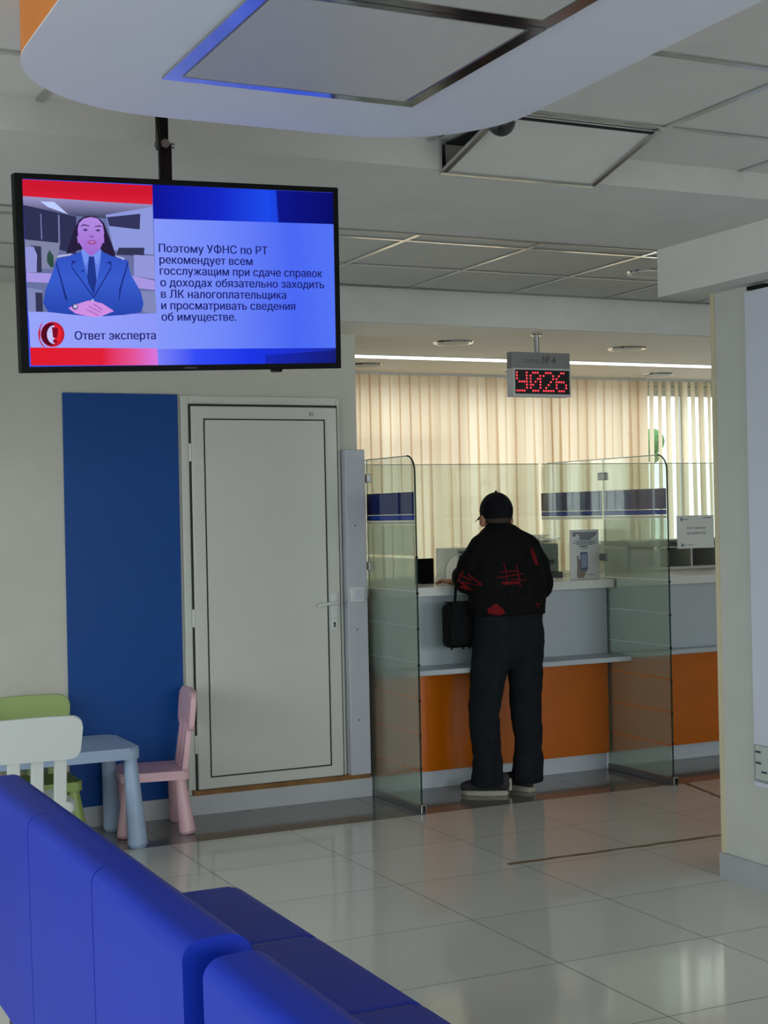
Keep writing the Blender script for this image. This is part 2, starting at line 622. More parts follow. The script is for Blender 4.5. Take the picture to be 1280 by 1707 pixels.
# hall windows: left of the hall and behind the camera
bm = B(-3, -2.8, -4.6, 9.3, 0, 0.45)
box(bm, -3, -2.8, -4.6, 9.3, 2.4, 2.66)
for y0, y1 in ((-4.6, -1.6), (6.0, 9.3)):
    box(bm, -3, -2.8, y0, y1, 0.45, 2.4)
struct(obj('wall_left', bm, M['wall']))
bm = bmesh.new()
for y in [-1.6+.95*k for k in range(9)]:
    box(bm, -2.93, -2.87, y-.03, y+.03, 0.45, 2.4)
for z in (0.48, 1.0, 2.37):
    box(bm, -2.925, -2.875, -1.6, 6.0, z-.03, z+.03)
win = struct(obj('window_2', bm, M['white']))
obj('window_pane', B(-2.903, -2.897, -1.6, 6.0, 0.5, 2.35), M['pane'], win)
bm = B(-3, 4.0, -4.6, -4.4, 0, 0.5)
box(bm, -3, 4.0, -4.6, -4.4, 2.5, 2.66)
for x0, x1 in ((-3, -2.2), (3.4, 4.0)):
    box(bm, x0, x1, -4.6, -4.4, 0.5, 2.5)
box(bm, 4.0, 9.5, -4.6, -4.4, 0, 0.5)
box(bm, 4.0, 9.5, -4.6, -4.4, 2.5, 2.66)
box(bm, 4.0, 4.6, -4.6, -4.4, 0.5, 2.5)
box(bm, 9.0, 9.5, -4.6, -4.4, 0.5, 2.5)
struct(obj('wall_rear', bm, M['wall']))
bm = bmesh.new()
for x in [-2.2+.8*k for k in range(8)]:
    box(bm, x-.03, x+.03, -4.53, -4.47, 0.5, 2.5)
for z in (0.53, 1.2, 2.47):
    box(bm, -2.2, 3.4, -4.525, -4.475, z-.03, z+.03)
win = struct(obj('window_3', bm, M['white']))
obj('window_pane', B(-2.2, 3.4, -4.503, -4.497, 0.55, 2.45), M['pane'], win)

bm = bmesh.new()
for x in [4.6+.88*k for k in range(6)]:
    box(bm, x-.03, x+.03, -4.53, -4.47, 0.5, 2.5)
for z in (0.53, 1.2, 2.47):
    box(bm, 4.6, 9.0, -4.525, -4.475, z-.03, z+.03)
win = struct(obj('added_window', bm, M['white']))  # invented window, added with its light to brighten the counter
obj('window_pane', B(4.6, 9.0, -4.503, -4.497, 0.55, 2.45), M['pane'], win)

# baseboards and trims
struct(obj('baseboard_back', B(-2.8, 3.33, 7.18, 7.2, 0, 0.1), M['base']))
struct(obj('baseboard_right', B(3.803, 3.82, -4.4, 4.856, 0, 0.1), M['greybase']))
struct(obj('trim_7', B(2.33, 3.315, 7.17, 7.2, 0.1, 0.128), M['wood']))
bm = B(3.815, 3.835, 4.832, 4.856, 0.1, 2.375)
struct(obj('trim_8', bm, mat('corner_guard_paint', (196, 186, 156), 0.5)))

# ------------------------------------------------------------------ door
d = bpy.data.objects.new('door_1', None)
COL.objects.link(d)
d.location = (2.75, 7.2, 0.13)
d.matrix_world = Matrix.Translation(d.location)
struct(d)
bm = B(2.305, 2.345, 7.178, 7.2, 0.128, 2.13, 0.004)
box(bm, 3.162, 3.182, 7.178, 7.2, 0.128, 2.13, 0.004)
box(bm, 2.345, 3.162, 7.178, 7.2, 2.086, 2.13, 0.004)
obj('door_frame', bm, M['door'], d)
leaf = obj('door_leaf', B(2.352, 3.157, 7.158, 7.19, 0.13, 2.076, 0.006), M['door'], d)
def ring(x0, x1, z0, z1, t, y0, y1):
    b = B(x0, x0+t, y0, y1, z0, z1)
    box(b, x1-t, x1, y0, y1, z0, z1)
    box(b, x0+t, x1-t, y0, y1, z0, z0+t)
    box(b, x0+t, x1-t, y0, y1, z1-t, z1)
    return b
obj('panel_seal', ring(2.416, 3.086, 0.188, 2.012, 0.006, 7.154, 7.16), M['seal'], d)
obj('edge_seal', ring(2.344, 3.163, 0.126, 2.087, 0.010, 7.168, 7.192), M['seal'], d)
obj('door_panel', B(2.422, 3.08, 7.1545, 7.16, 0.194, 2.006, 0.003), M['door'], d)
for z in (1.84, 1.0, 0.36):
    bm = bmesh.new()
    cyl(bm, (2.347, 7.166, z-.045), (2.347, 7.166, z+.045), 0.009)
    obj('hinge', bm, M['door'], d)
hp = obj('handle_plate', B(3.098, 3.138, 7.148, 7.16, 0.965, 1.10, 0.005), M['white'], d)
bm = bmesh.new()
cyl(bm, (3.118, 7.15, 1.045), (3.118, 7.11, 1.045), 0.010)
caps(bm, [(3.118, 7.112, 1.045, .010), (3.06, 7.108, 1.043, .009), (3.015, 7.112, 1.035, .008)])
obj('handle_lever', bm, M['white'], hp, smooth=True)
lp = obj('lock_plate', B(3.10, 3.136, 7.15, 7.16, 0.90, 0.965, 0.004), M['white'], d)
bm = B(3.113, 3.119, 7.147, 7.153, 0.915, 0.932)
cyl(bm, (3.116, 7.147, 0.936), (3.116, 7.153, 0.936), 0.006)
obj('keyhole', bm, M['black'], lp)
bm = bmesh.new()
cyl(bm, (3.01, 7.15, 2.04), (3.01, 7.16, 2.04), 0.011)
obj('round_plug', bm, M['steel'], d)

# blue panel on the wall
tag(obj('wall_panel', B(1.708, 2.292, 7.186, 7.199, 0.1, 2.135, 0.002), M['blue']),
    'tall plain blue laminate panel on the wall left of the white door', 'wall panel')

# trunking on the wall end and its switch
t = thing('cable_trunking', 'pale grey vertical cable duct on the wall end beside the white door', 'cable trunking', (3.24, 7.17, 0.13))
obj('duct_body', B(3.186, 3.30, 7.125, 7.2, 0.13, 1.853, 0.004), M['trunk'], t)
for z in (0.42, 0.90, 1.45):
    bm = bmesh.new()
    cyl(bm, (3.235, 7.122, z), (3.235, 7.127, z), 0.0035)
    obj('screw', bm, M['seal'], t)
s = thing('light_switch', 'small square white switch on the grey cable duct beside the door', 'switch', (3.238, 7.12, 1.05))
obj('switch_frame', B(3.196, 3.276, 7.112, 7.125, 1.045, 1.125, 0.004), M['white'], s)
obj('rocker', B(3.213, 3.259, 7.106, 7.113, 1.062, 1.108, 0.003), M['board'], s)

# ------------------------------------------------------------------ canopy with lamps
can = thing('ceiling_canopy', 'pale rounded ceiling canopy with orange rim above the hanging screen', 'ceiling canopy', (1.27, 2.2, 2.66))
outl = rpoly([(0.655, 0.4), (1.885, 0.4), (1.885, 3.42), (0.655, 3.42)], [0.2, 0.2, 0.34, 0.40], 14)
bm = bmesh.new()
prism(bm, outl, 2.47, 2.474, 'Z')
obj('canopy_plate', bm, M['canopy'], can, smooth=30)
cx, cy = 1.27, 1.91
bm = bmesh.new()
prism(bm, [(cx+(x-cx)*.999, cy+(y-cy)*.9995) for x, y in outl], 2.474, 2.66, 'Z')
obj('canopy_rim', bm, M['rim'], can, smooth=30)
for k, (y0, lab) in enumerate(((2.50, 'square ceiling lamp panel, switched off, at the far end of the canopy'),
                               (1.89, 'square ceiling lamp panel cut by the top edge of the photo'),)):
    l = thing('ceiling_lamp', lab, 'ceiling lamp', (1.275, y0+.3, 2.47), 0, 'lamp panels in the canopy')
    x0, x1, y1 = 0.97, 1.58, y0+.605
    bm = bmesh.new()
    tr = 0.032
    box(bm, x0, x0+tr, y0, y1, 2.464, 2.4705)
    box(bm, x1-tr, x1, y0, y1, 2.464, 2.4705)
    box(bm, x0+tr, x1-tr, y0, y0+tr*.6, 2.464, 2.4705)
    box(bm, x0+tr, x1-tr, y1-tr, y1, 2.464, 2.4705)
    obj('lamp_frame', bm, M['chrome'], l)
    obj('inner_rim', B(x0+tr, x1-tr, y0+tr*.6, y1-tr, 2.4655, 2.4705), M['steel'], l)
    obj('diffuser', B(x0+tr+.008, x1-tr-.008, y0+tr*.6+.008, y1-tr-.008, 2.4635, 2.466), M['diffuser'], l)

# dome camera on the ramped tile
t = thing('dome_camera', 'dark dome security camera under the ceiling beside the canopy', 'camera', (2.172, 3.70, 2.64))
bm = bmesh.new()
cyl(bm, (2.172, 3.70, 2.652), (2.172, 3.70, 2.632), 0.046, 0.045, 28)
obj('camera_base', bm, M['white'], t, smooth=40)
bm = bmesh.new()
ball(bm, (2.172, 3.70, 2.634), 0.0415, n=24)
obj('dome', bm, mat('smoked_dome', (40, 42, 44), 0.12), t, smooth='all')

# recessed downlights and slot lamp over the desks
first = None
spots = [(3.985, 7.377, 2.475, 'first round downlight from the left, before the bright light slot'),
         (5.165, 7.37, 2.475, 'round downlight right of the ticket display, before the light slot'),
         (4.01, 8.62, 2.475, 'round downlight at the left end, behind the light slot'),
         (5.19, 8.68, 2.475, 'round downlight half behind the ticket display'),
         (6.37, 8.72, 2.475, 'round downlight at the right end, behind the light slot'),
         (4.30, 5.93, 2.66, 'round downlight in the tiled ceiling beside the bulkhead')]
for x, y, z, lab in spots:
    if first is None:
        first = thing('recessed_downlight', lab, 'downlight', (x, y, z), 0, 'round downlights')
        bm = bmesh.new()
        cyl(bm, (0, 0, 0.0), (0, 0, -0.010), 0.118, 0.112, 36)
        obj('trim_ring', bm, M['chrome'], first, smooth=30, inv=False)
        bm = bmesh.new()
        cyl(bm, (0, 0, -0.009), (0, 0, -0.012), 0.092, 0.090, 36)
        obj('lens', bm, M['diffuser'], first, smooth=30, inv=False)
    else:
        c = copy_tree(first)
        c.location = (x, y, z)
        c['label'] = lab
t = thing('linear_lamp', 'long bright white light slot in the ceiling over the desks', 'ceiling lamp', (5.2, 8.15, 2.475))
obj('lamp_housing', B(3.0, 7.4, 8.08, 8.23, 2.470, 2.476), M['white'], t)
obj('light_strip', B(3.01, 7.39, 8.095, 8.215, 2.467, 2.471), M['slot_light'], t)

# ------------------------------------------------------------------ vertical blinds
def blind(name, lab, x0, x1, ang, material, jitter, opened=None):
    t = thing(name, lab, 'blinds', ((x0+x1)/2, 9.1, 2.45), 0, 'vertical blinds behind the desks')
    obj('headrail', B(x0, x1, 9.085, 9.115, 2.462, 2.4735), M['white'], t)
    bm = bmesh.new()
    x = x0+.03
    k = 0
    while x < x1-.02:
        op = opened and opened[0] < x < opened[1]
        a = math.radians(opened[2]+random.uniform(-2, 2) if op else ang+random.uniform(-jitter, jitter))
        tw = math.radians(random.uniform(-1, 1) if op else random.uniform(-4, 4))
        sh = random.uniform(-.022, .022)
        nseg = 5
        prev = None
        for i in range(nseg+1):
            z = 2.462 - (2.462-.70)*i/nseg
            aa = a + tw*i/nseg
            row = []
            for u, bow in ((-.0445, 0), (0, .004), (.0445, 0)):
                row.append(bm.verts.new((x+sh*i/nseg+u*math.cos(aa)-bow*math.sin(aa), 9.1+u*math.sin(aa)+bow*math.cos(aa), z)))
            if prev:
                for j in range(2):
                    bm.faces.new((prev[j], prev[j+1], row[j+1], row[j]))
            prev = row
        x += .076
        k += 1
    obj('slats', bm, material, t, smooth='all')
blind('vertical_blind', 'wide run of closed cream vertical blinds behind the man', 2.75, 6.53, -7, M['slat'], 9, (3.36, 4.04, -57))
blind('vertical_blind', 'short run of half-open vertical blinds with white gaps beside the right wall', 6.56, 8.1, 27, M['slat2'], 9)

# something green outside
bm = bmesh.new()
rr = random.Random(3)
for k in range(140):
    c = Vector((8.0+rr.gauss(0, .5), 13.0+rr.gauss(0, .4), 1.7+rr.gauss(0, .45)))
    ball(bm, c, rr.uniform(.06, .16), n=6)
tr = thing('garden_tree', 'green tree outside glimpsed through the gap between the blinds', 'tree', (8.0, 13.0, -.1))
obj('crown', bm, M['leaf'], tr)
bm = bmesh.new()
cyl(bm, (8.0, 13, -.1), (8.0, 13, 1.5), .09, .05)
obj('trunk', bm, mat('bark', (90, 72, 56), .9), tr)
struct(obj('trim_9', B(-6, 16, 10.4, 20, -.2, -.1), M['ground']))

# ================================================================== service counter
def counter(lab, x0, x1, shelf_y, kick_y):
    t = thing('service_counter', lab, 'counter', ((x0+x1)/2, 7.5, 0), 0, 'service counter sections')
    obj('worktop', B(x0, x1, 7.10, 8.35, 1.057, 1.106, 0.003), M['top'], t)
    obj('front_panel', B(x0, x1, 7.18, 7.22, 0.66, 1.057), M['counter'], t)
    obj('orange_panel', B(x0+.004, x1-.004, 7.175, 7.215, 0.098, 0.648, 0.002), M['orange'], t)
    obj('bag_shelf', B(x0, x1, shelf_y, 7.20, 0.648, 0.676, 0.003), M['counter'], t)
    obj('kick_plate', B(x0, x1, kick_y, kick_y+.03, 0, 0.098), M['kick'], t)
    obj('carcass', B(x0+.02, x1-.02, 7.26, 8.30, 0.1, 1.055), M['cab'], t)
    return t
counter('grey and orange service counter section where the man stands', 3.35, 4.852, 6.94, 7.215)
counter('grey and orange service counter section behind the right glass partition', 4.872, 8.0, 7.08, 7.25)

# glass partitions (run away from the viewer) 
def partition(lab, x, ynear):
    t = thing('glass_partition', lab, 'glass partition', (x, 6.9, 0), 0, 'glass partitions between the counters')
    h = .004
    out = rpoly([(ynear, 0.03), (7.2, 0.03), (7.2, 1.80), (ynear, 1.80)], [0, 0, 0, 0.085], 8)
    bm = bmesh.new()
    prism(bm, out, x-h, x+h, 'X')
    obj('front_pane', bm, M['glass'], t)
    out2 = rpoly([(7.212, 1.108), (7.885, 1.108), (7.885, 1.80), (7.212, 1.80)], [0, 0, 0.07, 0], 8)
    bm = bmesh.new()
    prism(bm, out2, x-h, x+h, 'X')
    obj('counter_pane', bm, M['glass'], t)
    # dark polished edge of the front pane
    bm = bmesh.new()
    arc = rpoly([(7.2, 1.80), (ynear-.001, 1.80), (ynear-.001, .03)], [0, .085, 0], 8)[1:]
    tube(bm, [(x, y, z) for y, z in arc], 0.0045, 6)
    obj('polished_edge', bm, M['edge'], t)
    bm = bmesh.new()
    tube(bm, [(x, ynear+.09, 1.80), (x, 7.2, 1.80)], 0.003, 6)
    tube(bm, [(x, 7.2, 1.80), (x, 7.2, 0.05)], 0.003, 6)
    tube(bm, [(x, 7.212, 1.80), (x, 7.81, 1.80)], 0.003, 6)
    obj('pale_edge', bm, M['paleedge'], t)
    # films on the side that faces the man and the door
    xs = x-h-.0015
    for nm, z0, z1, mt in (('blue_band', 1.503, 1.616, 'band'), ('light_blue_band', 1.472, 1.500, 'band2'), ('white_strip', 1.452, 1.468, 'film')):
        for ya, yb in ((ynear+.004, 7.198), (7.214, 7.883)):
            obj(nm, B(xs, xs+.001, ya, yb, z0, z1), M[mt], t)
    bm = bmesh.new()
    zs = [1.292, 1.115, .935, .755, .575, .395, .215, .035]
    def sheet(z0, z1):
        bm.faces.new([bm.verts.new((xs, y, z)) for y, z in ((ynear+.004, z0), (7.198, z0), (7.198, z1), (ynear+.004, z1))])
    sheet(1.294, 1.45)
    for a, b in zip(zs[:-1], zs[1:]):
        sheet(b+.003, a-.012 if a > 1.2 else a-.003)
    obj('frosted_film', bm, M['frost'], t)
    obj('bottom_rail', B(x-.011, x+.011, ynear+.01, 7.2, 0, 0.034, 0.002), M['steel'], t)
    ft = obj('rail_clamp', B(x-.016, x+.016, ynear-.026, ynear+.02, 0, 0.046, 0.004), M['steel'], t)
    obj('clamp_plug', B(x-.009, x+.009, ynear-.031, ynear-.025, 0.006, 0.04, 0.002), M['black'], ft)
    for z in (1.70, 1.23):
        obj('hinge_clip', B(x-.014, x+.014, 7.17, 7.242, z-.022, z+.022, 0.003), M['steel'], t)
    for z in (1.285, 1.105, .925, .745, .565, .39, .225):
        bm = bmesh.new()
        ball(bm, (x, ynear-.002, z), .008, n=8)
        obj('edge_stud', bm, M['black'], t)
    return t
partition('clear and frosted glass partition with blue band beside the door wall', 3.345, 6.63)
partition('clear and frosted glass partition with blue band right of the man', 4.862, 6.59)

# screen along the counter, with rounded hatches cut in it
t = thing('glass_screen', 'long clear glass screen standing on the counter between clerk and visitor', 'glass screen', (4.8, 7.9, 1.106))
def screen_bm(x0, x1, hx0, hx1):
    bm = bmesh.new()
    hole = rpoly([(hx0, 1.0), (hx0, 1.252), (hx1, 1.252), (hx1, 1.0)], [0, .10, .10, 0], 8)
    poly = [(x0, 1.106)] + [(x0, 1.80), (x1, 1.80), (x1, 1.106)] + [(hx1, 1.106)] + [p for p in hole[::-1] if p[1] > 1.11] + [(hx0, 1.106)]
    prism(bm, poly, 7.896, 7.903, 'Y')
    return bm
hatches = []
for x0, x1, h0, h1, nm in ((3.36, 4.85, 4.178, 4.62, 'left'), (4.875, 7.9, 5.70, 6.35, 'right')):
    obj('screen_pane', screen_bm(x0, x1, h0, h1), M['clear'], t)
    bm = bmesh.new()
    tube(bm, [(x0, 7.899, 1.80), (x1, 7.899, 1.80)], .0025, 6)
    obj('top_edge', bm, M['paleedge'], t)
    bm = bmesh.new()
    pts = [(p[0], 7.899, p[1]) for p in rpoly([(h0, 1.106), (h0, 1.252), (h1, 1.252), (h1, 1.106)], [0, .10, .10, 0], 8)]
    tube(bm, pts, .004, 6)
    obj('hatch_edge', bm, M['paleedge'], t)

# ------------------------------------------------------------------ ticket display
t = thing('ticket_display', 'hanging counter sign with red dot numerals over the counter', 'display', (4.275, 6.93, 2.475))
bm = bmesh.new()
cyl(bm, (4.262, 6.93, 2.476), (4.262, 6.93, 2.466), .035, .030, 24)
obj('ceiling_flange', bm, M['chrome'], t, smooth=30)
bm = bmesh.new()
cyl(bm, (4.262, 6.93, 2.47), (4.262, 6.93, 2.365), .0135, .0135, 16)
obj('hanging_tube', bm, M['steel'], t, smooth=30)
pl_ = obj('name_plate', B(4.085, 4.458, 6.905, 6.955, 2.285, 2.372, 0.002), M['signgrey'], t)
mt = Matrix.Translation((4.165, 6.9035, 2.312))
obj('plate_text', text_bm('окно', 0.105, 0.030, mt), mat('faded_sign_text', (90, 92, 92), .6), pl_)
mt = Matrix.Translation((4.282, 6.9035, 2.310))
sgt = mat('sign_text', (62, 64, 64), .6)
obj('plate_number', text_bm('№', 0.046, 0.044, mt), sgt, pl_)
obj('plate_number', text_bm('4', 0.026, 0.044, Matrix.Translation((4.338, 6.9035, 2.310))), sgt, pl_)
hs = obj('display_housing', B(4.088, 4.455, 6.895, 6.965, 2.130, 2.285, 0.002), M['signframe'], t)
obj('display_window', B(4.100, 4.443, 6.890, 6.896, 2.144, 2.274), M['black'], hs)
G = {'Y': ['10001', '10001', '10001', '01111', '00001', '00001', '11110'],
     '0': ['01110', '10001', '10011', '10101', '11001', '10001', '01110'],
     '2': ['01110', '10001', '00001', '00010', '00100', '01000', '11111'],
     '6': ['00110', '01000', '10000', '11110', '10001', '10001', '01110']}
px, pz = 0.0153, 0.0168
x0 = 4.108
for ci, (ch, off) in enumerate((('Y', 0), ('0', 5.6), ('2', 11.0), ('6', 16.4))):
    bm = bmesh.new()
    for r, row in enumerate(G[ch]):
        for c, v in enumerate(row):
            if v == '1':
                x, z = x0 + (off+c)*px, 2.259 - r*px*1.07
                cyl(bm, (x, 6.8895, z), (x, 6.887, z), .0058, .0052, 10)
    obj('led_numeral', bm, M['led'], hs)

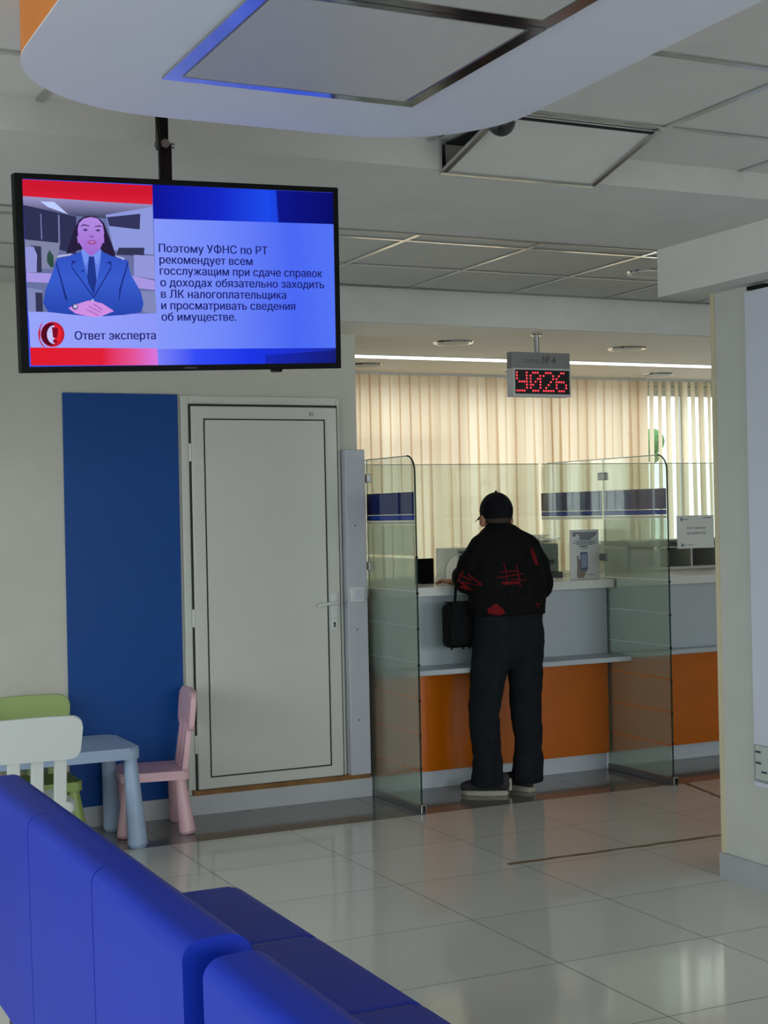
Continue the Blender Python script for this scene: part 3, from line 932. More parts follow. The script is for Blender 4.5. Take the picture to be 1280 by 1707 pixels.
TVP = {
'red_top':((-0.4418,0.2377),(-0.0904,0.2363),(-0.092,0.1856),(-0.2167,0.1872),(-0.4391,0.1922)),
'office':((-0.4391,0.1922),(-0.092,0.1856),(-0.0887,-0.1003),(-0.4346,-0.0984)),
'off_ceiling':((-0.439,0.1952),(-0.2167,0.1887),(-0.0919,0.1866),(-0.0923,0.1749),(-0.2213,0.1462),(-0.2993,0.1497),(-0.4369,0.1732)),
'off_dark':((-0.4369,0.1732),(-0.2993,0.1482),(-0.3029,0.0503),(-0.4357,0.0875)),
'off_lamp':((-0.3929,0.1837),(-0.3564,0.1835),(-0.3207,0.1534),(-0.3722,0.1696)),
'off_post':((-0.3475,0.1511),(-0.3436,0.1512),(-0.3446,0.0734),(-0.3489,0.0733)),
'off_post2':((-0.3934,0.1525),(-0.391,0.1526),(-0.3905,0.0872),(-0.3935,0.0871)),
'off_wall':((-0.221,0.1553),(-0.0921,0.181),(-0.0929,0.0547),(-0.2019,0.0646)),
'off_board':((-0.218,0.1493),(-0.1267,0.1614),(-0.1297,0.12),(-0.2125,0.1267)),
'off_partition':((-0.4358,0.086),(-0.345,0.0794),(-0.349,0.0553),(-0.3689,0.013),(-0.4387,0.0118)),
'off_chair':((-0.435,0.0668),(-0.4139,0.0688),(-0.4056,0.0481),(-0.4088,0.0034),(-0.4354,0.0029)),
'off_screen':((-0.4213,0.0716),(-0.3942,0.0692),(-0.3952,0.0036),(-0.4073,0.0034),(-0.4071,0.0481)),
'off_plant':((-0.3798,0.0487),(-0.3732,0.0608),(-0.3631,0.046),(-0.3626,0.0191),(-0.3719,0.0159),(-0.3805,0.0307)),
'off_desk':((-0.4352,0.0024),(-0.3694,0.001),(-0.3764,-0.0231),(-0.4355,-0.0209)),
'off_cab':((-0.4345,-0.0357),(-0.3954,-0.0413),(-0.396,-0.0968),(-0.4339,-0.0969)),
'off_cabdark':((-0.4138,-0.0475),(-0.3957,-0.0488),(-0.396,-0.0968),(-0.4139,-0.0969)),
'off_deskr':((-0.189,0.071),(-0.1183,0.0727),(-0.1206,0.0511),(-0.196,0.0526)),
'off_cabr':((-0.148,0.0536),(-0.093,0.0516),(-0.0911,-0.0102),(-0.1498,-0.0018)),
'off_pink':((-0.1594,-0.0004),(-0.0934,-0.0134),(-0.0919,-0.0382),(-0.154,-0.0326)),
'off_drawer':((-0.135,-0.0417),(-0.092,-0.0413),(-0.09,-0.0997),(-0.1271,-0.0973)),
'table':((-0.4345,-0.0969),(-0.3362,-0.0981),(-0.2585,-0.1085),(-0.1949,-0.1022),(-0.088,-0.0997),(-0.0877,-0.1315),(-0.4322,-0.1314)),
'caption':((-0.4328,-0.1299),(-0.0877,-0.1315),(-0.0877,-0.1933),(-0.432,-0.1884)),
'red_bottom':((-0.4323,-0.1878),(-0.087,-0.1927),(-0.0859,-0.2394),(-0.4316,-0.2341)),
'hair':((-0.2934,0.1393),(-0.2807,0.1479),(-0.2619,0.1515),(-0.2432,0.1485),(-0.2264,0.1339),(-0.2194,0.1098),(-0.2019,0.0646),(-0.1962,0.0464),(-0.2341,0.0487),(-0.2962,0.0625),(-0.3307,0.0497),(-0.3206,0.074),(-0.3084,0.1103)),
'face':((-0.2974,0.1167),(-0.2931,0.1318),(-0.2809,0.1436),(-0.262,0.1485),(-0.2433,0.1454),(-0.2306,0.1307),(-0.227,0.1096),(-0.2303,0.0853),(-0.2405,0.0644),(-0.256,0.0513),(-0.2686,0.0504),(-0.2838,0.0628),(-0.2955,0.0836)),
'neck':((-0.2867,0.0673),(-0.2391,0.0683),(-0.2397,0.0516),(-0.2642,0.0435),(-0.2879,0.0506)),
'brow1':((-0.2884,0.1254),(-0.2814,0.1292),(-0.2659,0.126),(-0.2666,0.1236),(-0.2815,0.1262),(-0.2872,0.1224)),
'brow2':((-0.2519,0.1246),(-0.2377,0.1281),(-0.2331,0.124),(-0.2347,0.1227),(-0.2393,0.125),(-0.2514,0.1222)),
'eye1':((-0.2844,0.114),(-0.2771,0.1179),(-0.2695,0.1145),(-0.2767,0.1112)),
'eye2':((-0.2507,0.1138),(-0.2437,0.1176),(-0.2356,0.1145),(-0.2433,0.1113)),
'nose':((-0.2684,0.0988),(-0.2612,0.1008),(-0.2538,0.0986),(-0.2576,0.0961),(-0.2654,0.0959)),
'mouth':((-0.2743,0.0835),(-0.2657,0.0889),(-0.2604,0.0875),(-0.2547,0.0889),(-0.2474,0.0842),(-0.2551,0.078),(-0.2676,0.0777)),
'teeth':((-0.269,0.0837),(-0.2605,0.0851),(-0.2524,0.0841),(-0.2606,0.0821)),
'ear1':((-0.2996,0.0986),(-0.2962,0.0987),(-0.2956,0.0806),(-0.2981,0.079)),
'ear2':((-0.2299,0.0974),(-0.2274,0.0975),(-0.228,0.0808),(-0.2304,0.0822)),
'jacket':((-0.3541,0.0396),(-0.3153,0.0485),(-0.2901,0.0596),(-0.2641,0.0451),(-0.2353,0.0608),(-0.2057,0.0478),(-0.1661,0.0394),(-0.1592,0.0042),(-0.1318,-0.0447),(-0.1257,-0.0756),(-0.1335,-0.0974),(-0.1789,-0.1043),(-0.2586,-0.1094),(-0.3271,-0.1035),(-0.3823,-0.0976),(-0.3948,-0.0743),(-0.3861,-0.0382),(-0.3661,0.007)),
'shirt':((-0.2906,0.0626),(-0.2874,0.0657),(-0.264,0.0466),(-0.2382,0.0668),(-0.2359,0.0623),(-0.2394,0.0334),(-0.2505,-0.0154),(-0.2597,-0.0536),(-0.2698,-0.0278),(-0.2822,0.0205)),
'collar1':((-0.2906,0.0626),(-0.2874,0.0657),(-0.264,0.0466),(-0.2821,0.022)),
'collar2':((-0.2382,0.0668),(-0.2359,0.0614),(-0.2476,0.0226),(-0.264,0.0466)),
'tie':((-0.2703,0.0465),(-0.2562,0.0467),(-0.2585,0.0361),(-0.2515,-0.0154),(-0.2597,-0.0536),(-0.2743,-0.0218),(-0.2769,-0.0067),(-0.2676,0.0359)),
'lap1':((-0.318,0.0184),(-0.3149,0.0184),(-0.2599,-0.0582),(-0.2631,-0.0591)),
'lap2':((-0.2123,0.0202),(-0.2092,0.0193),(-0.2587,-0.0591),(-0.2615,-0.0582)),
'lap3':((-0.3158,0.035),(-0.302,0.0322),(-0.313,0.0275),(-0.318,0.0184)),
'lap4':((-0.2098,0.0202),(-0.2158,0.0293),(-0.2269,0.0306),(-0.2109,0.0355)),
'arm1':((-0.3591,0.0311),(-0.356,0.0312),(-0.3358,-0.0467),(-0.3348,-0.0618),(-0.329,-0.0708),(-0.3379,-0.0618),(-0.3404,-0.0468)),
'arm2':((-0.1663,0.0348),(-0.163,0.0349),(-0.1862,-0.0361),(-0.1921,-0.0668),(-0.1937,-0.0668),(-0.191,-0.0361)),
'epa1':((-0.3556,0.0417),(-0.3508,0.0478),(-0.3167,0.0536),(-0.3184,0.0485)),
'epa2':((-0.2024,0.05),(-0.1961,0.0501),(-0.1739,0.0445),(-0.1757,0.0392)),
'hands':((-0.3296,-0.0875),(-0.3075,-0.0773),(-0.2759,-0.0674),(-0.2634,-0.0689),(-0.2384,-0.0748),(-0.2074,-0.0945),(-0.2267,-0.1023),(-0.2459,-0.1094),(-0.2586,-0.1106),(-0.2836,-0.107),(-0.3115,-0.101)),
'fing1':((-0.2765,-0.0826),(-0.2733,-0.082),(-0.2424,-0.0977),(-0.244,-0.0993)),
'fing2':((-0.283,-0.0903),(-0.2799,-0.0897),(-0.249,-0.1054),(-0.2515,-0.1069)),
'fing3':((-0.2637,-0.0765),(-0.2605,-0.0758),(-0.2374,-0.0916),(-0.2397,-0.0931)),
'button':((-0.268,-0.0658),(-0.2632,-0.0637),(-0.2602,-0.0673),(-0.2635,-0.071),(-0.2673,-0.0704)),
'mic':((-0.2934,0.0112),(-0.2825,0.0099),(-0.2833,0.0069),(-0.2926,0.0082)),
'arc':((-0.4001,-0.126),(-0.4067,-0.1374),(-0.4109,-0.1524),(-0.4088,-0.1705),(-0.4037,-0.181),(-0.3964,-0.1886),(-0.3942,-0.1874),(-0.4013,-0.1795),(-0.4063,-0.169),(-0.4081,-0.1524),(-0.4042,-0.138),(-0.398,-0.1266)),
'watch':((-0.3034,-0.0834),(-0.3041,-0.0864),(-0.3059,-0.089),(-0.3086,-0.0907),(-0.3117,-0.0913),(-0.3148,-0.0907),(-0.3174,-0.089),(-0.319,-0.0865),(-0.3195,-0.0835),(-0.3188,-0.0805),(-0.317,-0.0779),(-0.3143,-0.0762),(-0.3112,-0.0756),(-0.3081,-0.0761),(-0.3055,-0.0778),(-0.3039,-0.0804)),
'watch_in':((-0.3055,-0.0828),(-0.3061,-0.085),(-0.3077,-0.0868),(-0.3098,-0.0878),(-0.3122,-0.0879),(-0.3142,-0.0869),(-0.3156,-0.0851),(-0.3161,-0.0829),(-0.3155,-0.0806),(-0.314,-0.0788),(-0.3118,-0.0778),(-0.3094,-0.0778),(-0.3074,-0.0788),(-0.306,-0.0806)),
'badge':((-0.342,-0.155),(-0.343,-0.1622),(-0.3456,-0.1691),(-0.3495,-0.1752),(-0.3547,-0.1803),(-0.3607,-0.1841),(-0.3674,-0.1865),(-0.3743,-0.1873),(-0.3812,-0.1864),(-0.3876,-0.184),(-0.3933,-0.1801),(-0.398,-0.1749),(-0.4015,-0.1688),(-0.4035,-0.162),(-0.404,-0.1548),(-0.4029,-0.1477),(-0.4004,-0.1409),(-0.3965,-0.1348),(-0.3914,-0.1297),(-0.3854,-0.1258),(-0.3788,-0.1234),(-0.3719,-0.1226),(-0.365,-0.1234),(-0.3585,-0.1258),(-0.3528,-0.1297),(-0.348,-0.1348),(-0.3445,-0.1409),(-0.3425,-0.1478)),
'badge_dark':((-0.3549,-0.155),(-0.3558,-0.1614),(-0.3578,-0.1674),(-0.3608,-0.1729),(-0.3648,-0.1774),(-0.3695,-0.1808),(-0.3746,-0.1829),(-0.38,-0.1836),(-0.3853,-0.1828),(-0.3902,-0.1807),(-0.3946,-0.1772),(-0.3982,-0.1727),(-0.4009,-0.1672),(-0.4024,-0.1612),(-0.4027,-0.1548),(-0.4019,-0.1485),(-0.3999,-0.1424),(-0.3969,-0.137),(-0.3929,-0.1325),(-0.3883,-0.1291),(-0.3832,-0.127),(-0.3778,-0.1262),(-0.3725,-0.127),(-0.3676,-0.1291),(-0.3631,-0.1325),(-0.3595,-0.137),(-0.3569,-0.1425),(-0.3553,-0.1486)),
'badge_hole':((-0.35,-0.1556),(-0.3507,-0.161),(-0.3523,-0.1661),(-0.3548,-0.1707),(-0.3579,-0.1745),(-0.3617,-0.1774),(-0.3658,-0.1791),(-0.37,-0.1797),(-0.3742,-0.1791),(-0.3782,-0.1773),(-0.3817,-0.1744),(-0.3845,-0.1705),(-0.3866,-0.1659),(-0.3878,-0.1608),(-0.3881,-0.1555),(-0.3874,-0.1501),(-0.3858,-0.145),(-0.3834,-0.1404),(-0.3803,-0.1366),(-0.3766,-0.1338),(-0.3725,-0.132),(-0.3682,-0.1314),(-0.364,-0.132),(-0.36,-0.1338),(-0.3565,-0.1367),(-0.3536,-0.1405),(-0.3515,-0.1451),(-0.3503,-0.1502)),
'badge_red':((-0.3682,-0.1314),(-0.3643,-0.1317),(-0.3611,-0.1328),(-0.3582,-0.1346),(-0.3555,-0.137),(-0.3533,-0.14),(-0.3515,-0.1435),(-0.3503,-0.1473),(-0.3495,-0.1514),(-0.3494,-0.1556),(-0.3499,-0.1598),(-0.3509,-0.1639),(-0.3524,-0.1677),(-0.3545,-0.1712),(-0.3569,-0.1741),(-0.3597,-0.1765),(-0.3628,-0.1783),(-0.3694,-0.1797)),
'badge_mark':((-0.3745,-0.1359),(-0.3577,-0.1389),(-0.3618,-0.1646),(-0.3725,-0.1631)),
'badge_dot':((-0.3727,-0.1682),(-0.361,-0.1701),(-0.3619,-0.1773),(-0.3723,-0.1761)),
'blue_top':((-0.091,0.239),(0.4395,0.2382),(0.4396,0.1497),(-0.0905,0.1479)),
'blue_dark':((0.2652,0.2378),(0.4395,0.2382),(0.4396,0.1497),(0.2702,0.1495)),
'text_panel':((-0.0905,0.1495),(0.4396,0.1514),(0.4399,-0.1958),(-0.0914,-0.1951),(-0.0921,-0.112)),
'blue_bottom':((-0.0913,-0.1919),(0.44,-0.1924),(0.4409,-0.2418),(-0.0894,-0.2384)),
'blue_bottom_dark':((0.2215,-0.2141),(0.4058,-0.204),(0.4398,-0.2009),(0.4409,-0.2418),(0.2208,-0.2407)),
'screen':((-0.4368,0.238),(0.4386,0.2398),(0.4399,-0.2417),(-0.4336,-0.2341)),
'outer':((-0.4584,0.252),(0.4557,0.2513),(0.4557,-0.2564),(-0.4529,-0.2515)),
}

# ================================================================== hanging screen
tvm = Matrix(((0.99883, -0.03087, -0.03719, 1.2513), (0.02738, 0.99547, -0.091, 3.8214), (0.03983, 0.08988, 0.99516, 2.1597), (0, 0, 0, 1)))
tv = bpy.data.objects.new('television', None)
COL.objects.link(tv)
tv.matrix_world = tvm
tag(tv, 'large black television hanging from the ceiling, showing a presenter and text', 'television')
def loc_obj(name, bm, material, parent, smooth=False):
    return obj(name, bm, material, parent, smooth, inv=False)
ow, oh = 0.4565, 0.254
bm = bmesh.new()
box(bm, -ow, ow, -.006, .03, -oh, oh, .003)
loc_obj('bezel', bm, M['bezel'], tv)
bm = bmesh.new()
box(bm, -.36, .36, .03, .06, -.19, .17, .012)
loc_obj('back_cover', bm, M['black'], tv)
SX0, SX1, SZ0, SZ1 = -0.4362, 0.4388, -0.238, 0.239
def flat(poly, y):
    b = bmesh.new()
    f = b.faces.new([b.verts.new((x, y, z)) for x, z in poly])
    bmesh.ops.triangulate(b, faces=[f])
    return b
def clip(poly):
    return [(min(max(x, SX0), SX1), min(max(z, SZ0), SZ1)) for x, z in poly]
scr = loc_obj('screen', flat([(SX0, SZ0), (SX1, SZ0), (SX1, SZ1), (SX0, SZ1)], -.0066),
              emit('screen_base', (60, 80, 220)), tv)
scr['label'] = 'glowing television picture'
def layer(name, keys, y, material):
    if isinstance(keys, str):
        keys = [keys]
    for i, k in enumerate(keys):
        loc_obj(name, flat(clip(TVP[k]), y-.00006*i), material, scr)
layer('red_banner', 'red_top', -.0069, emit_ramp('tv_red_top', [(0, (232, 120, 140)), (.25, (222, 36, 56)), (1, (206, 24, 50))], .165, .215, 'Z'))
layer('red_footer', 'red_bottom', -.0069, emit_ramp('tv_red_bottom', [(0, (222, 28, 44)), (.55, (224, 32, 56)), (.8, (228, 84, 150)), (1, (214, 120, 226))], -.43, -.09))
layer('studio_picture', 'office', -.0070, emit('tv_office', (104, 112, 160)))
layer('studio_ceiling', 'off_ceiling', -.0074, emit_ramp('tv_ceiling', [(0, (70, 72, 104)), (1, (160, 156, 208))], .15, .20, 'Z'))
layer('studio_dark_glass', 'off_dark', -.0075, emit('tv_dark', (48, 50, 84)))
layer('studio_wall', 'off_wall', -.0075, emit('tv_wall', (140, 152, 220)))
layer('studio_lights', 'off_lamp', -.0077, emit('tv_lamp', (188, 204, 255)))
layer('studio_posts', ['off_post', 'off_post2'], -.0077, emit('tv_post', (120, 124, 170)))
layer('studio_board', 'off_board', -.0077, emit('tv_board', (52, 54, 92)))
layer('studio_partition', 'off_partition', -.0077, emit('tv_part', (128, 132, 164)))
layer('studio_screen', ['off_screen', 'off_deskr', 'off_cabdark'], -.0079, emit('tv_sc', (52, 54, 84)))
layer('studio_chair', ['off_chair', 'off_cabr'], -.0080, emit('tv_chair', (146, 150, 216)))
layer('studio_plant', 'off_plant', -.0080, emit('tv_plant', (48, 78, 72)))
layer('studio_desks', ['off_desk', 'off_pink'], -.0081, emit('tv_desk', (166, 150, 226)))
layer('studio_cabinet', ['off_cab', 'off_drawer'], -.00785, emit('tv_cab', (128, 136, 186)))
layer('caption_bar', ['caption', 'table'], -.0082, emit_ramp('tv_cap', [(0, (152, 164, 250)), (1, (140, 152, 248))], -.43, -.09))
layer('blue_banner', 'blue_top', -.0069, emit_ramp('tv_bt', [(0, (14, 20, 150)), (.35, (22, 40, 196)), (.62, (30, 74, 236)), (.8, (16, 30, 170)), (1, (10, 16, 120))], -.09, .44))
layer('dark_blue_banner', 'blue_dark', -.0071, emit_ramp('tv_bd', [(0, (14, 22, 140)), (1, (10, 14, 104))], .26, .44))
layer('text_panel', 'text_panel', -.0072, emit_ramp('tv_tp', [(0, (134, 152, 250)), (.35, (112, 136, 250)), (.75, (74, 104, 244)), (1, (84, 116, 246))], -.09, .44))
layer('blue_footer', 'blue_bottom', -.0071, emit_ramp('tv_bb', [(0, (120, 128, 246)), (.2, (52, 76, 244)), (.5, (28, 52, 230)), (1, (30, 44, 170))], -.09, .44))
layer('dark_blue_footer', 'blue_bottom_dark', -.0073, emit_ramp('tv_bbd', [(0, (26, 42, 190)), (1, (22, 30, 118))], .18, .44))
# presenter on the screen
layer('presenter_hair', 'hair', -.0083, emit('tv_hair', (40, 30, 62)))
layer('presenter_neck', ['neck'], -.0084, emit('tv_neck', (150, 108, 206)))
layer('presenter_jacket', 'jacket', -.0085, emit_ramp('tv_jkt', [(0, (38, 68, 170)), (.6, (56, 92, 206)), (1, (50, 82, 194))], -.11, .05, 'Z'))
layer('presenter_face', ['face', 'ear1', 'ear2'], -.0086, emit_ramp('tv_face', [(0, (160, 104, 208)), (1, (176, 136, 226))], .055, .135, 'Z'))
layer('presenter_shirt', 'shirt', -.0087, emit('tv_shirt', (96, 124, 226)))
layer('shirt_collar', ['collar1', 'collar2'], -.0088, emit('tv_collar', (116, 146, 240)))
layer('presenter_tie', 'tie', -.0089, emit('tv_tie', (34, 56, 142)))
layer('lapel_lines', ['lap1', 'lap2', 'lap3', 'lap4', 'arm1', 'arm2', 'mic'], -.0090, emit('tv_lapel', (28, 46, 128)))
layer('shoulder_boards', ['epa1', 'epa2'], -.0090, emit('tv_epa', (176, 180, 224)))
layer('eyebrows', ['brow1', 'brow2'], -.0091, emit('tv_brow', (70, 44, 96)))
layer('eyes', ['eye1', 'eye2'], -.0091, emit('tv_eye', (58, 46, 104)))
layer('nose_shade', 'nose', -.0091, emit('tv_nose', (134, 82, 172)))
layer('lips', 'mouth', -.0091, emit('tv_lip', (160, 78, 150)))
layer('teeth', 'teeth', -.0093, emit('tv_teeth', (196, 162, 224)))
layer('presenter_hands', 'hands', -.0091, emit('tv_hand', (206, 142, 226)))
layer('finger_lines', ['fing1', 'fing2', 'fing3'], -.0093, emit('tv_fing', (150, 92, 182)))
layer('wrist_watch', ['watch'], -.0093, emit('tv_watch', (70, 74, 120)))
layer('watch_dial', ['watch_in', 'button'], -.0095, emit('tv_dial', (190, 190, 232)))
# round badge
layer('badge_ring', ['badge', 'arc'], -.0086, emit('tv_badge', (196, 28, 50)))
layer('badge_shade', 'badge_dark', -.0088, emit('tv_badge_d', (84, 12, 34)))
layer('badge_hole', 'badge_hole', -.0090, emit('tv_badge_h', (198, 196, 250)))
layer('badge_red_half', 'badge_red', -.0091, emit('tv_badge_r', (232, 36, 46)))
layer('badge_mark', ['badge_mark', 'badge_dot'], -.0092, emit('tv_badge_m', (128, 14, 40)))
navy = emit('tv_text', (30, 34, 108))
for s, a, b in (('Поэтому УФНС по РТ', (-0.0791, 0.0621), 0.2338), ('рекомендует всем', (-0.0784, 0.032), 0.1883),
                ('госслужащим при сдаче справок', (-0.0784, 0.0025), 0.399), ('о доходах обязательно заходить', (-0.0778, -0.0285), 0.4039),
                ('в ЛК налогоплательщика', (-0.077, -0.0590), 0.2869), ('и просматривать сведения', (-0.0771, -0.0895), 0.3136),
                ('об имуществе.', (-0.0773, -0.1197), 0.1364), ('Ответ эксперта', (-0.3155, -0.1690), -0.0956)):
    loc_obj('caption_text', join([text_bm(s, b-a[0], 0.0222, Matrix.Translation((a[0]+q, -.0092-q*.05, a[1]))) for q in (0, .0006, .0012)]), navy, scr)
loc_obj('maker_mark', text_bm('SAMSUNG', 0.034, 0.005, Matrix.Translation((-.015, -.0068, -.2485))), emit('tv_logo', (88, 88, 92)), tv)
bm = bmesh.new()
box(bm, .245, .277, 0, .02, -.262, -.252, .004)
loc_obj('sensor_eye', bm, M['black'], tv)
# ceiling pole that carries it
pole = obj('ceiling_pole', B(1.205, 1.236, 3.905, 3.93, 2.52, 2.66, .003), M['black'], tv)
obj('lower_pole', B(1.209, 1.242, 3.897, 3.922, 2.15, 2.535, .003), M['black'], tv)
bm = bmesh.new()
cyl(bm, (1.198, 3.912, 2.533), (1.252, 3.912, 2.533), .008)
cyl(bm, (1.222, 3.89, 2.533), (1.222, 3.935, 2.533), .012)
obj('pole_joint', bm, M['steel'], tv)
bm = bmesh.new()
tube(bm, [(1.204, 3.90, 2.66), (1.200, 3.895, 2.60), (1.206, 3.893, 2.54), (1.208, 3.893, 2.40)], .004, 6)
obj('power_cable', bm, M['black'], tv)

# ================================================================== children's furniture
def kid_chair(name, lab, m_, loc, rz, group='children\'s plastic chairs', k=1.0):
    """faces local -Y; back at +Y"""
    t = thing(name, lab, 'chair', loc, rz, group)
    sh = .302*k
    bm = bmesh.new()
    out = rpoly([(-.165, -.165), (.165, -.165), (.165, .165), (-.165, .165)], .03, 5)
    prism(bm, out, sh-.042, sh, 'Z')
    bmesh.ops.bevel(bm, geom=[e for e in bm.edges if abs(e.verts[0].co.z-sh) < 1e-5 and abs(e.verts[1].co.z-sh) < 1e-5], offset=.008, segments=3, affect='EDGES')
    obj('seat', bm, m_, t, smooth=40, inv=False)
    for sx in (-1, 1):
        for sy in (-1, 1):
            bm = bmesh.new()
            cyl(bm, (sx*.128, sy*.120, sh-.04), (sx*.154, sy*.148, .012), .026, .040, 24)
            cyl(bm, (sx*.154, sy*.148, .012), (sx*.155, sy*.149, 0.0), .040, .032, 24)
            obj('leg', bm, m_, t, smooth=40, inv=False)
    for x in (-.098, 0, .098):
        bm = bmesh.new()
        prism(bm, [(.128, sh-.03), (.158, sh-.03), (.186, sh+.22), (.164, sh+.22)], x-.026, x+.026, 'X')
        bmesh.ops.bevel(bm, geom=list(bm.edges), offset=.004, segments=2, affect='EDGES')
        obj('back_slat', bm, m_, t, smooth=40, inv=False)
    bm = bmesh.new()
    z0, z1 = sh+.185, sh+.366
    out = rpoly([(-.178, z0), (.178, z0), (.196, z1), (-.196, z1)], [.032, .032, .045, .045], 8)
    out2 = []
    n0 = len(out)
    for i in range(n0):           # finer straight runs so that the panel can curve
        a, b = out[i], out[(i+1) % n0]
        out2.append(a)
        d = math.hypot(b[0]-a[0], b[1]-a[1])
        for q in range(1, int(d/.05)+1):
            f = q/(int(d/.05)+1)
            out2.append((a[0]+(b[0]-a[0])*f, a[1]+(b[1]-a[1])*f))
    prism(bm, out2, 0, .026, 'Y')
    for v in bm.verts:
        v.co.y += .170 + (v.co.z-z0)*.10 - .35*v.co.x**2
        if abs(v.co.x) < .18:
            v.co.z += (.006*(1-(v.co.x/.196)**2)) if v.co.z > (z0+z1)/2 else 0
    bm.edges.ensure_lookup_table()
    caps_e = [e for e in bm.edges if len(e.link_faces) == 2 and any(len(f.verts) > 8 for f in e.link_faces)]
    bmesh.ops.bevel(bm, geom=caps_e, offset=.006, segments=3, affect='EDGES')
    obj('back_panel', bm, m_, t, smooth=40, inv=False)
    return t
kid_chair('child_chair', 'white plastic child chair with its back to the sofa', M['white'], (1.339, 6.39, 0), PI, k=1.05)
kid_chair('child_chair', 'green plastic child chair pushed under the pale blue table from the wall side', M['green'], (1.502, 6.93, 0), 0)
kid_chair('child_chair', 'pink plastic child chair seen from the side near the white door', M['pink'], (2.050, 6.97, 0), -PI/2-.16)

t = thing('child_table', 'pale blue plastic child table with thick tapering legs by the blue panel', 'table', (1.49, 6.86, 0))
bm = bmesh.new()
out = rpoly([(1.11, 6.60), (1.900, 6.60), (1.900, 7.10), (1.11, 7.10)], .055, 6)
prism(bm, out, .410, .462, 'Z')
bmesh.ops.bevel(bm, geom=[e for e in bm.edges if all(abs(v.co.z-.462) < 1e-5 for v in e.verts)], offset=.010, segments=3, affect='EDGES')
obj('tabletop', bm, M['lblue'], t, smooth=40)
for x, y in ((1.16, 6.65), (1.858, 6.65), (1.16, 7.05), (1.858, 7.05)):
    bm = bmesh.new()
    dx = .024*(1 if x > 1.5 else -1)
    dy = .012*(1 if y > 6.85 else -1)
    cyl(bm, (x, y, .412), (x+dx, y+dy, .014), .030, .046, 28)
    cyl(bm, (x+dx, y+dy, .014), (x+dx, y+dy, 0), .046, .038, 28)
    obj('leg', bm, M['lblue'], t, smooth=40)

# ================================================================== sofas
def pillow(bm, poly, y0, y1, bev):
    """cushion: profile in x,z run along y, ends rounded"""
    prism(bm, poly, y0, y1, 'Y')
    bm.faces.ensure_lookup_table()
    es = [e for e in bm.edges if any(len(f.verts) > 8 for f in e.link_faces)]
    bmesh.ops.bevel(bm, geom=es, offset=bev, segments=4, affect='EDGES', profile=.5)
    return bm
def sofa(lab, ys, bevs):
    t = thing('sofa', lab, 'sofa', (1.1, (ys[0]+ys[-1])/2, 0), 0, 'blue waiting sofas')
    back = rpoly([(.750, .20), (.875, .20), (.868, .806), (.742, .800)], [.03, .03, .045, .034], 10)
    seat = rpoly([(.86, .16), (1.495, .16), (1.515, .412), (.86, .412)], [.02, .03, .055, .03], 8)
    for a, b in zip(ys[:-1], ys[1:]):
        bm = bmesh.new()
        pillow(bm, back, b+.0025, a-.0025, .014)
        obj('back_cushion', bm, M['sofa'], t, smooth=50)
        bm = bmesh.new()
        pillow(bm, seat, b+.0025, a-.0025, .016)
        obj('seat_cushion', bm, M['sofa'], t, smooth=50)
    obj('sofa_base', B(.80, 1.45, ys[-1]+.02, ys[0]-.02, .09, .205, .01), M['sofabase'], t)
    for x in (.85, 1.40):
        for y in (ys[-1]+.1, ys[0]-.1):
            bm = bmesh.new()
            cyl(bm, (x, y, .095), (x, y, 0), .025, .020)
            obj('leg', bm, M['chrome'], t, smooth=30)
    return t
sofa('long blue leatherette waiting sofa with its far end by the child chairs', [4.165, 3.572, 2.965, 2.365], 0)
sofa('nearer blue leatherette sofa starting at the bottom edge of the photo', [2.262, 1.66, 1.06], 0)

# ================================================================== board on the right wall
t = thing('information_board', 'tall white information board on the right wall, cut by the edge of the photo', 'board', (3.80, 3.9, .41))
obj('board_panel', B(3.794, 3.817, 3.30, 4.617, .408, 2.350, .004), M['board'], t)
obj('gap_shade_strip', B(3.79, 3.82, 4.50, 4.595, 2.352, 2.366), M['black'], t)  # black strip painted in for the shadow gap above the board
p_ = obj('leaflet_pocket', B(3.784, 3.794, 4.25, 4.605, .43, .575, .003), M['clear'], t)
lf = obj('leaflet', B(3.788, 3.792, 4.27, 4.60, .44, .572), M['paper'], p_)
bm = bmesh.new()
for z in (.548, .505):
    box(bm, 3.783, 3.7838, 4.565, 4.595, z-.004, z+.004)
box(bm, 3.783, 3.7838, 4.53, 4.56, .468, .476)
obj('leaflet_print', bm, M['ink'], p_)

# ================================================================== things on the counter
t = thing('poster_stand', 'small standing poster with text and a hand holding a phone, beside the right partition', 'poster', (4.755, 7.25, 1.106))
obj('poster_sheet', B(4.655, 4.853, 7.25, 7.256, 1.107, 1.392), M['paper'], t)
bm = bmesh.new()
for z, a, b in ((1.372, 4.70, 4.84), (1.360, 4.715, 4.832), (1.349, 4.72, 4.815), (1.338, 4.72, 4.80)):
    box(bm, a, b, 7.2488, 7.2498, z-.0032, z+.0032)
box(bm, 4.722, 4.772, 7.2488, 7.2498, 1.292, 1.298)
obj('poster_heading', bm, M['ink'], t)
bm = bmesh.new()
for z, a, b in ((1.326, 4.68, 4.83), (1.319, 4.70, 4.82), (1.312, 4.67, 4.84), (1.305, 4.70, 4.81), (1.13, 4.77, 4.82), (1.282, 4.73, 4.775)):
    box(bm, a, b, 7.2488, 7.2498, z-.002, z+.002)
obj('poster_text', bm, M['greyprint'], t)
bm = bmesh.new()
cyl(bm, (4.685, 7.2488, 1.366), (4.685, 7.2498, 1.366), .014, .014, 20)
obj('poster_emblem', bm, M['greyprint'], t)
def yflat(poly, y0, y1):
    b = bmesh.new()
    prism(b, poly, y0, y1, 'Y')
    return b
